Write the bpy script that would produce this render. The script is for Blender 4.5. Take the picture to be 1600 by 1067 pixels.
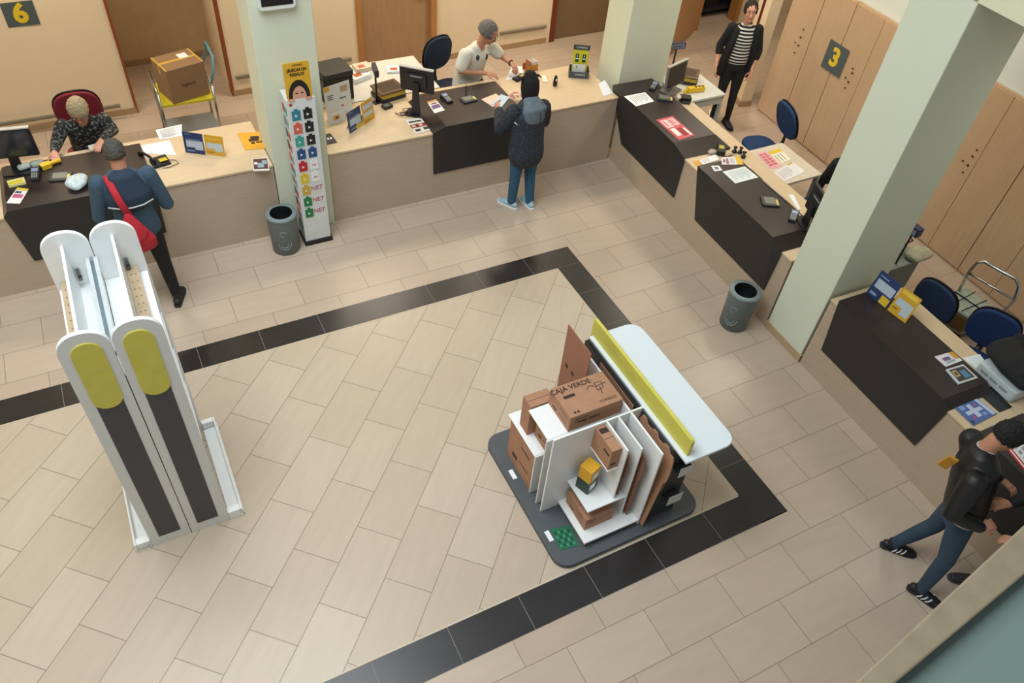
import bpy, bmesh, math, random
from mathutils import Vector, Matrix, Quaternion
random.seed(7)
V = Vector; PI = math.pi
scene = bpy.context.scene
for o in list(bpy.data.objects): bpy.data.objects.remove(o)
col = scene.collection

# ------------------------------------------------------------------ camera
RM = ((0.8888, -0.45181, 0.07689), (-0.27872, -0.66603, -0.69189), (0.36381, 0.59352, -0.7179))
CAMP = V((-4.2065, -5.862, 5.7293)); FPX = 1215.15
XA, YA, ZA = V(RM[0]).normalized(), V(RM[1]).normalized(), V(RM[2]).normalized()
cam = bpy.data.cameras.new('camera'); co = bpy.data.objects.new('camera', cam); col.objects.link(co)
cam.sensor_width = 36; cam.lens = FPX / 1600 * 36; cam.clip_start = .05; cam.clip_end = 200
m3 = Matrix((XA, -YA, -ZA)).transposed()
co.matrix_world = Matrix.Translation(CAMP) @ m3.to_4x4()
scene.camera = co

def ray(u, v): return XA * ((u - 800) / FPX) + YA * ((v - 533.5) / FPX) + ZA
def at(u, v, z=0.0, ax=2):          # the point of the plane z (or x, y) seen at a pixel of the photograph
    d = ray(u, v); return CAMP + d * ((z - CAMP[ax]) / d[ax])
def aty(u, v, y): return at(u, v, y, 1)
def atx(u, v, x): return at(u, v, x, 0)

# ------------------------------------------------------------------ world, lights, exposure
scene.view_settings.view_transform = 'Standard'; scene.view_settings.look = 'None'
scene.view_settings.gamma = 1; scene.view_settings.use_curve_mapping = False
scene.view_settings.exposure = 0.0
w = bpy.data.worlds.new('world'); scene.world = w; w.use_nodes = True
bg = w.node_tree.nodes['Background']; bg.inputs[0].default_value = (.86, .95, 1, 1); bg.inputs[1].default_value = .34
def area(name, loc, sx, sy, e, colr, rot=(0, 0, 0)):
    l = bpy.data.lights.new(name, 'AREA'); l.shape = 'RECTANGLE'; l.size = sx; l.size_y = sy; l.energy = e; l.color = colr
    o = bpy.data.objects.new(name, l); col.objects.link(o); o.location = loc; o.rotation_euler = rot
    return o
area('skylight', (-4.8, -1.9, 8.0), 4.2, 5.2, 610, (.90, .97, 1.0))
WARM = (1.0, .88, .72)
for i, (x, y) in enumerate([(-4.9, 3.55), (-1.2, 3.6), (1.2, 3.6)]):
    area('ceiling_lamp_back', (x, y, 3.62), 1.2, .5, 52, WARM)
for i, (x, y) in enumerate([(3.1, 1.9), (3.1, -.4), (5.3, 3.3)]):
    area('ceiling_lamp_side', (x, y, 3.62), .6, 1.1, 34, WARM)
area('ceiling_lamp_side', (3.0, -3.6, 3.62), .6, 1.1, 11, (1, .95, .85))
area('ceiling_lamp_recess', (-3.4, 5.3, 3.4), .6, .4, 7, WARM)

# ------------------------------------------------------------------ materials
MATS = {}
def lin(c):
    c = c.lstrip('#'); r = [int(c[i:i+2], 16) / 255 for i in (0, 2, 4)]
    return tuple((x / 12.92 if x <= .04045 else ((x + .055) / 1.055) ** 2.4) for x in r) + (1,)
def C(hx, rough=.55, metal=0, var=.06, sc=9, stretch=None, bump=0, emit=0, alpha=1, spec=.5):
    key = (hx, rough, metal, var, sc, stretch, bump, emit, alpha, spec)
    if key in MATS: return MATS[key]
    m = bpy.data.materials.new('surface_' + hx.strip('#')); m.use_nodes = True
    nt = m.node_tree; b = nt.nodes['Principled BSDF']; c = lin(hx)
    b.inputs['Roughness'].default_value = rough; b.inputs['Metallic'].default_value = metal
    b.inputs['Specular IOR Level'].default_value = spec
    tc = nt.nodes.new('ShaderNodeTexCoord'); mp = nt.nodes.new('ShaderNodeMapping'); n = nt.nodes.new('ShaderNodeTexNoise')
    n.inputs['Scale'].default_value = sc; n.inputs['Detail'].default_value = 4
    if stretch: mp.inputs['Scale'].default_value = stretch
    nt.links.new(tc.outputs['Object'], mp.inputs[0]); nt.links.new(mp.outputs[0], n.inputs['Vector'])
    mx = nt.nodes.new('ShaderNodeMix'); mx.data_type = 'RGBA'
    mx.inputs[6].default_value = tuple(max(0, x * (1 - var * 2)) for x in c[:3]) + (1,)
    mx.inputs[7].default_value = tuple(min(1, x * (1 + var * 2)) for x in c[:3]) + (1,)
    nt.links.new(n.outputs['Fac'], mx.inputs[0]); nt.links.new(mx.outputs[2], b.inputs['Base Color'])
    if bump:
        bp = nt.nodes.new('ShaderNodeBump'); bp.inputs['Strength'].default_value = bump; bp.inputs['Distance'].default_value = .01
        nt.links.new(n.outputs['Fac'], bp.inputs['Height']); nt.links.new(bp.outputs[0], b.inputs['Normal'])
    if emit:
        b.inputs['Emission Color'].default_value = c; b.inputs['Emission Strength'].default_value = emit
    if alpha < 1: b.inputs['Alpha'].default_value = alpha
    MATS[key] = m; return m

def motif(name, a, b, sc, t0, t1, bump=.2, stretch=(1, 1, 1)):
    m = C(a, .8, var=0).copy(); m.name = name; nt = m.node_tree; bs = nt.nodes['Principled BSDF']
    tc = nt.nodes.new('ShaderNodeTexCoord'); mp = nt.nodes.new('ShaderNodeMapping'); mp.inputs['Scale'].default_value = stretch; n = nt.nodes.new('ShaderNodeTexNoise'); n.inputs['Scale'].default_value = sc; n.inputs['Detail'].default_value = 3
    nt.links.new(tc.outputs['Object'], mp.inputs[0]); nt.links.new(mp.outputs[0], n.inputs['Vector'])
    cr = nt.nodes.new('ShaderNodeValToRGB'); cr.color_ramp.elements[0].position = t0; cr.color_ramp.elements[1].position = t1; cr.color_ramp.elements[0].color = lin(a); cr.color_ramp.elements[1].color = lin(b)
    nt.links.new(n.outputs['Fac'], cr.inputs[0]); nt.links.new(cr.outputs[0], bs.inputs['Base Color'])
    bp = nt.nodes.new('ShaderNodeBump'); bp.inputs['Strength'].default_value = bump; bp.inputs['Distance'].default_value = .01; nt.links.new(n.outputs['Fac'], bp.inputs['Height']); nt.links.new(bp.outputs[0], bs.inputs['Normal'])
    return m

def tile_mat(name, hx, rot, org, bw, bh, grout='#8d8070', mort=.0035, offset=.5, rough=.32, c2=None):
    m = bpy.data.materials.new(name); m.use_nodes = True; nt = m.node_tree; b = nt.nodes['Principled BSDF']
    tc = nt.nodes.new('ShaderNodeTexCoord')
    sep = nt.nodes.new('ShaderNodeSeparateXYZ'); nt.links.new(tc.outputs['Object'], sep.inputs[0])
    def lc(a, bb, cc):
        m1 = nt.nodes.new('ShaderNodeMath'); m1.operation = 'MULTIPLY'; m1.inputs[1].default_value = a; nt.links.new(sep.outputs[0], m1.inputs[0])
        m2 = nt.nodes.new('ShaderNodeMath'); m2.operation = 'MULTIPLY_ADD'; m2.inputs[1].default_value = bb; nt.links.new(sep.outputs[1], m2.inputs[0]); nt.links.new(m1.outputs[0], m2.inputs[2])
        m4 = nt.nodes.new('ShaderNodeMath'); m4.operation = 'ADD'; m4.inputs[1].default_value = cc; nt.links.new(m2.outputs[0], m4.inputs[0]); return m4
    c_, s_ = math.cos(rot), math.sin(rot)
    if rot == 0: a = lc(1, 0, -org[0]); d = lc(0, 1, -org[1])
    else: a = lc(c_, s_, -org[0]); d = lc(s_, -c_, -org[1])
    cb = nt.nodes.new('ShaderNodeCombineXYZ'); nt.links.new(a.outputs[0], cb.inputs[0]); nt.links.new(d.outputs[0], cb.inputs[1])
    br = nt.nodes.new('ShaderNodeTexBrick'); nt.links.new(cb.outputs[0], br.inputs['Vector'])
    br.offset = offset; br.offset_frequency = 2; br.squash = 1
    base = lin(hx); alt = lin(c2 or hx)
    br.inputs['Color1'].default_value = base; br.inputs['Color2'].default_value = alt
    br.inputs['Mortar'].default_value = lin(grout); br.inputs['Scale'].default_value = 1
    br.inputs['Mortar Size'].default_value = mort; br.inputs['Mortar Smooth'].default_value = .2; br.inputs['Bias'].default_value = 0
    br.inputs['Brick Width'].default_value = bw; br.inputs['Row Height'].default_value = bh
    mp = nt.nodes.new('ShaderNodeMapping'); mp.inputs['Scale'].default_value = (1.2, 7, 1)
    n = nt.nodes.new('ShaderNodeTexNoise'); n.inputs['Scale'].default_value = 2.2; n.inputs['Detail'].default_value = 6
    nt.links.new(cb.outputs[0], mp.inputs[0]); nt.links.new(mp.outputs[0], n.inputs['Vector'])
    mx = nt.nodes.new('ShaderNodeMix'); mx.data_type = 'RGBA'; mx.blend_type = 'MULTIPLY'; mx.inputs[0].default_value = 1
    rp = nt.nodes.new('ShaderNodeMapRange'); rp.inputs['To Min'].default_value = .90; rp.inputs['To Max'].default_value = 1.08
    nt.links.new(n.outputs['Fac'], rp.inputs[0]); nt.links.new(br.outputs['Color'], mx.inputs[6]); nt.links.new(rp.outputs[0], mx.inputs[7])
    nt.links.new(mx.outputs[2], b.inputs['Base Color']); b.inputs['Roughness'].default_value = rough; b.inputs['Specular IOR Level'].default_value = .35
    bp = nt.nodes.new('ShaderNodeBump'); bp.invert = True; bp.inputs['Strength'].default_value = .25; bp.inputs['Distance'].default_value = .003
    nt.links.new(br.outputs['Fac'], bp.inputs['Height']); nt.links.new(bp.outputs[0], b.inputs['Normal'])
    return m

WALL = C('#ead7b8', .8, var=.015, sc=3); PILLAR = C('#d5dac4', .75, var=.012, sc=2)
WHITE = C('#eef0ef', .4, var=.01); WHITE2 = C('#dcdedb', .45, var=.01)
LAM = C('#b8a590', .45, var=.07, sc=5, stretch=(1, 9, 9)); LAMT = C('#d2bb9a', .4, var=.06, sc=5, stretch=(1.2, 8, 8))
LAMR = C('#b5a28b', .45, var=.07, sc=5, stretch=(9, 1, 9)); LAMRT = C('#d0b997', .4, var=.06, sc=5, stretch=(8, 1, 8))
DWOOD = C('#2a2021', .34, var=.16, sc=7, stretch=(2, 12, 12), bump=.05); DWOODR = C('#2a2021', .34, var=.16, sc=7, stretch=(12, 2, 12), bump=.05)
DFRONT = C('#272626', .5, var=.05)
OAK = C('#b5804a', .5, var=.1, sc=4, stretch=(6, 6, 1)); CABW = C('#c4a685', .5, var=.06, sc=4, stretch=(6, 6, .7))
DOORW = C('#a98662', .5, var=.08, sc=4, stretch=(6, 6, .7)); BLACK = C('#121214', .45, var=.05); BLACKG = C('#0e0f12', .22)
STEEL = C('#b9bdc0', .25, 1); DGREY = C('#4a4d51', .5); GREY = C('#7c8688', .5); YEL = C('#d0c755', .5); YELO = C('#e0a92c', .5)
CARD = C('#ab7f62', .8, var=.07, sc=14); CARDD = C('#8c6550', .85, var=.08, sc=14); INK = C('#3c2a22', .8); INKP = C('#5a5a60', .8)
PAPER = C('#eceef0', .7, var=.01); NAVY = C('#1d3358', .5); SKIN = C('#b98468', .55, var=.05, sc=20); SKINP = C('#c9917a', .55, var=.05, sc=20)
BLUEF = C('#1b3a63', .9, var=.08, sc=60, bump=.2); RED = C('#b02034', .75); PINK = C('#e2a7a8', .7)

# ------------------------------------------------------------------ mesh helpers
class MB:
    def __init__(s): s.v = []; s.f = []; s.m = []; s.s = []
    def add(s, vs, fs, mi=0, sm=False):
        b = len(s.v); s.v += [tuple(p) for p in vs]
        for f in fs: s.f.append([i + b for i in f]); s.m.append(mi); s.s.append(sm)
    def box(s, x0, y0, z0, x1, y1, z1, mi=0, M=None):
        x0, x1 = min(x0, x1), max(x0, x1); y0, y1 = min(y0, y1), max(y0, y1); z0, z1 = min(z0, z1), max(z0, z1)
        vs = [V(p) for p in ((x0,y0,z0),(x1,y0,z0),(x1,y1,z0),(x0,y1,z0),(x0,y0,z1),(x1,y0,z1),(x1,y1,z1),(x0,y1,z1))]
        if M: vs = [M @ p for p in vs]
        s.add(vs, [(0,3,2,1),(4,5,6,7),(0,1,5,4),(1,2,6,5),(2,3,7,6),(3,0,4,7)], mi); return s
    def hexa(s, b4, t4, mi=0):
        s.add(list(b4) + list(t4), [(0,3,2,1),(4,5,6,7),(0,1,5,4),(1,2,6,5),(2,3,7,6),(3,0,4,7)], mi); return s
    def prism(s, pts, a, b, mi=0, ax='z', M=None, sm=False):
        n = len(pts)
        def P(p, h): return V((p[0], p[1], h)) if ax == 'z' else (V((p[0], h, p[1])) if ax == 'y' else V((h, p[0], p[1])))
        vs = [P(p, a) for p in pts] + [P(p, b) for p in pts]
        if M: vs = [M @ p for p in vs]
        s.add(vs, [tuple(range(n))[::-1], tuple(range(n, 2*n))], mi)
        s.add(vs, [(i, (i+1) % n, n + (i+1) % n, n + i) for i in range(n)], mi, sm); return s
    def tube(s, pts, r, n=8, mi=0, closed=False, sm=True, wide=None, caps=True):
        pts = [V(p) for p in pts]; k = len(pts); rs = r if isinstance(r, (list, tuple)) else [r] * k; vs = []
        prev = None
        for i, p in enumerate(pts):
            if closed: t = pts[(i+1) % k] - pts[i-1]
            else: t = pts[min(i+1, k-1)] - pts[max(i-1, 0)]
            if t.length < 1e-7: t = V((0, 0, 1))
            t.normalize()
            if wide is not None: a = V(wide)
            elif prev is not None: a = prev
            else: a = V((0, 0, 1)) if abs(t.z) < .9 else V((1, 0, 0))
            a = a - t * a.dot(t)
            if a.length < 1e-5: a = t.orthogonal()
            a.normalize(); prev = a; c = t.cross(a)
            ra, rb = rs[i] if isinstance(rs[i], (tuple, list)) else (rs[i], rs[i])
            for j in range(n):
                th = 2 * PI * j / n; vs.append(p + a * (math.cos(th) * ra) + c * (math.sin(th) * rb))
        m = k if closed else k - 1
        s.add(vs, [(i*n+j, i*n+(j+1) % n, ((i+1) % k)*n+(j+1) % n, ((i+1) % k)*n+j) for i in range(m) for j in range(n)], mi, sm)
        if not closed and caps: s.add(vs, [tuple(range(n))[::-1], tuple(range((k-1)*n, k*n))], mi)
        return s
    def lathe(s, prof, n=32, mi=0, M=None, sm=True, sx=1, sy=1, caps=True):
        vs = []
        for r, z in prof:
            for j in range(n):
                th = 2*PI*j/n; p = V((r*math.cos(th)*sx, r*math.sin(th)*sy, z)); vs.append(M @ p if M else p)
        k = len(prof)
        s.add(vs, [(i*n+j, i*n+(j+1) % n, (i+1)*n+(j+1) % n, (i+1)*n+j) for i in range(k-1) for j in range(n)], mi, sm)
        if caps and prof[0][0] > 1e-6: s.add(vs, [tuple(range(n))[::-1]], mi)
        if caps and prof[-1][0] > 1e-6: s.add(vs, [tuple(range((k-1)*n, k*n))], mi)
        return s
    def ball(s, c, r, n=14, mi=0, M=None):
        r = r if isinstance(r, (tuple, list)) else (r, r, r); vs = []; k = n // 2 + 1; c = V(c)
        for i in range(1, k):
            ph = PI * i / k
            for j in range(n):
                th = 2*PI*j/n; vs.append(V((r[0]*math.sin(ph)*math.cos(th), r[1]*math.sin(ph)*math.sin(th), r[2]*math.cos(ph))))
        vs += [V((0, 0, r[2])), V((0, 0, -r[2]))]
        vs = [c + (M @ p if M else p) for p in vs]; q = k - 1
        fs = [(i*n+j, (i+1)*n+j, (i+1)*n+(j+1) % n, i*n+(j+1) % n) for i in range(q-1) for j in range(n)]
        fs += [(q*n, j, (j+1) % n) for j in range(n)] + [(q*n+1, (q-1)*n+(j+1) % n, (q-1)*n+j) for j in range(n)]
        s.add(vs, fs, mi, True); return s
    def slab(s, P, th=.002, mi=0, blocks=(), lift=.0007):
        P = [V(p) for p in P]; n = (P[1]-P[0]).cross(P[3]-P[0]).normalized()
        s.add(P + [p - n*th for p in P], [(0,1,2,3),(7,6,5,4),(0,4,5,1),(1,5,6,2),(2,6,7,3),(3,7,4,0)], mi)
        def q(u, v): return P[0]*(1-u)*(1-v) + P[1]*u*(1-v) + P[2]*u*v + P[3]*(1-u)*v + n*lift
        for i, b in enumerate(blocks):
            u0, v0, u1, v1, bm = b; l = n * (.00025 * i)
            s.add([q(u0, v0)+l, q(u1, v0)+l, q(u1, v1)+l, q(u0, v1)+l], [(0, 1, 2, 3)], bm)
        return s
    def build(s, name, mats, parent=None, bevel=0, seg=2, remesh=0, smooth=0, sub=0, loc=None):
        me = bpy.data.meshes.new(name); me.from_pydata(s.v, [], s.f)
        mats = mats if isinstance(mats, (list, tuple)) else [mats]
        for m in mats: me.materials.append(m)
        for i, p in enumerate(me.polygons): p.material_index = min(s.m[i], len(mats)-1); p.use_smooth = s.s[i]
        bm = bmesh.new(); bm.from_mesh(me)
        bmesh.ops.remove_doubles(bm, verts=bm.verts, dist=1e-5); bm.to_mesh(me); bm.free(); me.update()
        o = bpy.data.objects.new(name, me); col.objects.link(o)
        if parent: o.parent = parent
        if loc: o.location = loc
        if remesh:
            r = o.modifiers.new('remesh', 'REMESH'); r.mode = 'VOXEL'; r.voxel_size = remesh; r.use_smooth_shade = True
            if smooth: q = o.modifiers.new('smooth', 'SMOOTH'); q.iterations = smooth; q.factor = .5
        if bevel:
            b = o.modifiers.new('bevel', 'BEVEL'); b.width = bevel; b.segments = seg; b.limit_method = 'ANGLE'; b.angle_limit = .7
        if sub: q = o.modifiers.new('subdivision', 'SUBSURF'); q.levels = sub; q.render_levels = sub
        return o

def rrect(x0, y0, x1, y1, r, n=6):
    rs = r if isinstance(r, (tuple, list)) else (r,)*4; out = []
    for (cx, cy, a0, rr) in ((x1-rs[0], y0+rs[0], -90, rs[0]), (x1-rs[1], y1-rs[1], 0, rs[1]), (x0+rs[2], y1-rs[2], 90, rs[2]), (x0+rs[3], y0+rs[3], 180, rs[3])):
        if rr < 1e-6: out.append((cx, cy)); continue
        for k in range(n+1):
            a = math.radians(a0 + 90*k/n); out.append((cx + rr*math.cos(a), cy + rr*math.sin(a)))
    return out
def thing(name, label, cat, loc=(0, 0, 0), rz=0, group=None):
    o = bpy.data.objects.new(name, None); col.objects.link(o); o.empty_display_size = .1
    o.location = loc; o.rotation_euler = (0, 0, rz); return tag(o, label, cat, group)
def tag(o, label, cat, group=None, kind=None):
    o['label'] = label; o['category'] = cat
    if group: o['group'] = group
    if kind: o['kind'] = kind
    return o
def struct(o): o['kind'] = 'structure'; return o
def text(s, size, mat, origin, ux, uy, parent=None, name='lettering', ext=.0008, bold=0, align='CENTER', squeeze=1):
    cu = bpy.data.curves.new('t', 'FONT'); cu.body = s; cu.size = size; cu.extrude = ext; cu.offset = bold; cu.align_x = align; cu.align_y = 'CENTER'
    cu.resolution_u = 3
    to = bpy.data.objects.new('t', cu); col.objects.link(to)
    dg = bpy.context.evaluated_depsgraph_get(); me = bpy.data.meshes.new_from_object(to.evaluated_get(dg)); bpy.data.objects.remove(to)
    ux = V(ux).normalized(); uy = V(uy).normalized(); uz = ux.cross(uy)
    M = Matrix((ux*squeeze, uy, uz)).transposed().to_4x4(); M.translation = V(origin)
    me.transform(M); me.materials.clear(); me.materials.append(mat)
    o = bpy.data.objects.new(name, me); col.objects.link(o)
    if parent: o.parent = parent
    return o
def base_of(P):
    c = sum((V(p) for p in P), V()) / len(P); return c
def sheet(name, label, cat, px, z, mats, blocks=(), th=.003, group=None, parent=None):
    """a flat printed sheet lying at height z, its four corners as seen"""
    P = [at(u, v, z + th) for u, v in px]
    if (P[1]-P[0]).cross(P[3]-P[0]).z < 0:
        P = [P[0], P[3], P[2], P[1]]; blocks = [(b[1], b[0], b[3], b[2], b[4]) for b in blocks]
    c = base_of(P); c.z = z
    mb = MB(); mb.slab([p - c for p in P], th, 0, blocks)
    o = mb.build(name, mats, parent, loc=c)
    if label: tag(o, label, cat, group)
    return o
TXTL = [(.12, .14 + .09*i, .86 - .1*(i % 3), .165 + .09*i, 1) for i in range(9)]    # lines of print

# right-hand counter frame: s runs along the counter towards the viewer, d runs away from the hall
TN = math.hypot(1, .033)
def RT(s, d, z=0): return V((1.418 - .033*s/TN + d/TN, -s/TN - .033*d/TN, z))
RANG = -math.atan(.033)

# ================================================================== THE SETTING
TILE = tile_mat('floor_tiles', '#c0ad9a', 0, (.0695, .195), .695, .392, c2='#b9a592')
TILED = tile_mat('floor_tiles_diagonal', '#c6b5a1', math.radians(46.6), (-2.4475, .008), .695, .389, c2='#bfad98')
def poly(name, pts, z, mat, th=.02):
    mb = MB(); mb.prism(pts, z - th, z); return struct(mb.build(name, mat))
# outer floor as four bands round the dark border
poly('floor', [(-9, -9), (9, -9), (9, 9), (-9, 9)], 0, TILE, .1)
poly('floor', [(-9, -3.6), (-.3, -3.6), (-.3, -.3), (-9, -.3)], .0035, TILED, .003)
mb = MB(); g = .0025
mb.prism([(-9, -.3), (0, -.3), (0, 0), (-9, 0)], .0005, .0028, 1); mb.prism([(-.3, -3.9), (0, -3.9), (0, -.3), (-.3, -.3)], .0005, .0028, 1)
mb.prism([(-9, -3.9), (0, -3.9), (0, -3.6), (-9, -3.6)], .0005, .0028, 1)
def dt(x0, y0, x1, y1): mb.box(x0+g, y0+g, .001, x1-g, y1-g, .0045, 0)
for k in range(15): dt(-.6*(k+1), -.3, -.6*k, 0)
ys = [-.3, -.768] + [-.768-.6*i for i in range(1, 5)] + [-3.3, -3.9]
ys = [-.3, -.768, -1.296, -1.896, -2.496, -3.297, -3.895]
for a, b in zip(ys, ys[1:]): dt(-.3, b, 0, a)
xs = [-.3, -.712] + [-.712-.6*i for i in range(1, 15)]
for a, b in zip(xs, xs[1:]): dt(b, -3.9, a, -3.6)
struct(mb.build('floor', [C('#2b2727', .3, var=.2, sc=3), C('#8f857a', .8)]))
mb = MB()
mb.box(-9, -.312, 0, -.3, -.3, .006); mb.box(-.312, -3.6, 0, -.3, -.3, .006); mb.box(-9, -3.6, 0, -.3, -3.588, .006)
struct(mb.build('trim_1', C('#c9bba4', .5)))

def yb(x): return 4.57 + .022 * (x + 5.5)
def wallseg(name, x0, x1, z0=0, z1=3.71, th=.16, m=WALL):
    mb = MB(); mb.prism([(x0, yb(x0)), (x1, yb(x1)), (x1, yb(x1)+th), (x0, yb(x0)+th)], z0, z1); return struct(mb.build(name, m))
wallseg('wall_back', -9, -4.02); wallseg('wall_back', -2.75, -.9); wallseg('wall_back', .33, 2.36)
wallseg('wall_back', -4.02, -2.75, 2.35); wallseg('wall_back', -.9, .33, 2.3); wallseg('wall_back', 2.36, 3.9, 2.3)
wallseg('wall_back', 3.9, 4.45)
def base(name, x0, x1):
    mb = MB(); mb.prism([(x0, yb(x0)-.014), (x1, yb(x1)-.014), (x1, yb(x1)), (x0, yb(x0))], 0, .085); return struct(mb.build(name, C('#a98c69', .5, var=.08)))
base('baseboard_back', -9, -4.02); base('baseboard_back', -2.75, -.98); base('baseboard_back', .42, 2.3)
# recess behind the first opening
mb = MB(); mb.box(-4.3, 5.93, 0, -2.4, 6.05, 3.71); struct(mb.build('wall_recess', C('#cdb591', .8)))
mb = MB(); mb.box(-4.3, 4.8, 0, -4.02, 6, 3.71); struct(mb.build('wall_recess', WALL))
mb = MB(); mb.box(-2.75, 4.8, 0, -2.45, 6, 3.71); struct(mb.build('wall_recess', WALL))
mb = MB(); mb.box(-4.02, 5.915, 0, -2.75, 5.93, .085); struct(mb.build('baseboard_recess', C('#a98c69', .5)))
for i, x in enumerate((-4.035, -2.765)):
    mb = MB(); mb.box(x, yb(x)-.012, 0, x+.032, yb(x)+.16, 2.35); struct(mb.build('trim_%d' % (i+2), C('#8c4726', .5)))
# doors
RAILM = C('#8f8675', .5)
def door(n, x0, x1, h, m, fm, rec=.05):
    mb = MB(); mb.box(x0, yb(x0)+rec, .01, x1, yb(x0)+rec+.045, h); d = struct(mb.build('door_%d' % n, m))
    mb = MB()
    for a, b in ((x0-.085, x0), (x1, x1+.085)): mb.box(a, yb(x0)-.02, 0, b, yb(x0)+.17, h+.08)
    mb.box(x0, yb(x0)-.02, h, x1, yb(x0)+.17, h+.08); mb.build('door_frame', fm, d)
    mb = MB(); mb.lathe([(.026, 0), (.026, .01), (.01, .012), (.01, .045)], 16, M=Matrix.Translation((x1-.09, yb(x0)+rec, 1.05)) @ Matrix.Rotation(PI/2, 4, 'X'))
    mb.tube([(x1-.09, yb(x0)+rec-.045, 1.05), (x1-.21, yb(x0)+rec-.045, 1.05)], .009); mb.build('door_handle', STEEL, d)
    return d
door(1, -.82, .24, 2.2, DOORW, OAK)
door(2, 2.44, 3.85, 2.2, C('#7a6348', .5, var=.06, stretch=(6, 6, .7)), C('#6d3018', .5), .06)
# right-hand end of the back wall: doorway with a dark store behind, open door leaf
mb = MB()
mb.prism([(4.45, 4.3), (5.0, 4.33), (5.0, 4.5), (4.45, 4.5)], 0, 3.71); mb.prism([(6.05, 4.43), (8.8, 4.5), (8.8, 4.65), (6.05, 4.6)], 0, 3.71)
mb.prism([(5.0, 4.33), (6.05, 4.43), (6.05, 4.6), (5.0, 4.5)], 2.2, 3.71); struct(mb.build('wall_back', WALL))
mb = MB()
for a, b in (((5.0, 4.31), (5.09, 4.32)), ((5.96, 4.4), (6.06, 4.41))):
    mb.prism([a, b, (b[0], b[1]+.2), (a[0], a[1]+.2)], 0, 2.2)
struct(mb.build('trim_4', OAK))
mb = MB(); d0, d1 = V((3.95, 3.60)), V((4.97, 4.27)); nn = (d1-d0).normalized(); nn = V((-nn.y, nn.x))*.045
mb.prism([d0, d1, d1+nn, d0+nn], .01, 2.15); dl = struct(mb.build('door_3', C('#b98a5c', .5, var=.08, stretch=(6, 6, .7))))
mb = MB(); q = d0*.9+d1*.1; mb.tube([(q.x, q.y, 1.02), (q.x+.03, q.y-.05, 1.02), (q.x+.13, q.y+.01, 1.02)], .01); mb.build('door_handle', C('#7d2a1e', .4), dl)
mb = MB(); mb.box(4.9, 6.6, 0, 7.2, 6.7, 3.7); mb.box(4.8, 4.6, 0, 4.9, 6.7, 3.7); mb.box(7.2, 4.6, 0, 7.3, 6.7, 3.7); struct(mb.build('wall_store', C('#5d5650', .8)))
# right-hand wall behind the cupboards and the pale band above them
mb = MB(); P4 = [RT(-1.9, 2.93), RT(7, 2.93), RT(7, 3.1), RT(-1.9, 3.1)]
mb.prism([(p.x, p.y) for p in P4], 0, 3.71); struct(mb.build('wall_right', C('#dfe8e6', .7, var=.01)))
mb = MB(); mb.prism([(4.25, 2.3), (4.13, 1.95), (4.305, 1.915), (4.5, 2.3)][::1], 0, 3.71); struct(mb.build('wall_pilaster', WALL))
mb = MB(); mb.prism([(4.235, 2.31), (4.11, 1.935), (4.31, 1.895), (4.32, 1.93), (4.15, 1.96), (4.26, 2.3)], 0, .085); struct(mb.build('baseboard_pilaster', C('#a98c69', .5)))
mb = MB(); mb.prism([(4.187, 2.16), (4.170, 2.108), (4.180, 2.104), (4.197, 2.156)], .1, 3.5); struct(mb.build('trim_5', C('#5e1a16', .5)))
# rub rails on the walls
def rail(n, x0, x1, z):
    mb = MB(); mb.box(x0, yb(x0)-.03, z, x1, yb(x0)+.0, z+.045); mb.box(x0+.01, yb(x0)-.034, z+.005, x1-.01, yb(x0)-.03, z+.02, 1)
    struct(mb.build('trim_%d' % n, [RAILM, C('#6e675b', .5)], bevel=.004))
rail(6, -9, -4.2, .185); rail(7, -2.68, -2.45, .25); rail(8, -1.45, -1.02, .25); rail(9, 1.42, 2.26, .265)
# pillars
def pillar(name, pts, z1, m=PILLAR):
    mb = MB(); mb.prism(pts, 0, z1); struct(mb.build(name, m, bevel=.008))
pillar('wall_pillar_left', [(-2.93, 1.4), (-2.345, 1.4), (-2.345, 1.96), (-2.93, 1.96)], 7)
pillar('wall_pillar_centre', [(1.6, 1.7), (2.33, 1.69), (2.33, 2.2), (1.6, 2.2)], 3.9)
pp = [RT(1.99, .0), RT(2.53, .0), RT(2.53, .72), RT(1.99, .72)]
pillar('wall_pillar_right', [(p.x, p.y) for p in pp], 3.9)
mb = MB(); pp = [RT(1.975, -.014), RT(2.545, -.014), RT(2.545, .05), RT(1.975, .05)]; mb.prism([(p.x, p.y) for p in pp], 0, .09)
struct(mb.build('baseboard_pillar', C('#b39a78', .5)))
# gallery beams, slabs
mb = MB(); mb.prism([(-9, 1.4), (1.6, 1.4), (1.6, 8.5), (-9, 8.5)], 3.71, 4.35)
pp = [RT(-8, .0), RT(8, .0), RT(8, 8), RT(-8, 8)]; mb.prism([(p.x, p.y) for p in pp], 3.712, 4.352)
struct(mb.build('ceiling', C('#dcdcbe', .8, var=.01)))
mb = MB(); mb.box(-9.1, -9, 0, -9, 9, 4.3); struct(mb.build('wall_left_bounce', WALL))  # unseen wall, added to bounce light into the hall
mb = MB(); mb.box(8.8, -9, 0, 8.9, 9, 4.3); struct(mb.build('wall_far_right', WALL))
mb = MB(); mb.box(-9, 8.4, 0, 9, 8.5, 4.3); struct(mb.build('wall_far_back', WALL))
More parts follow.
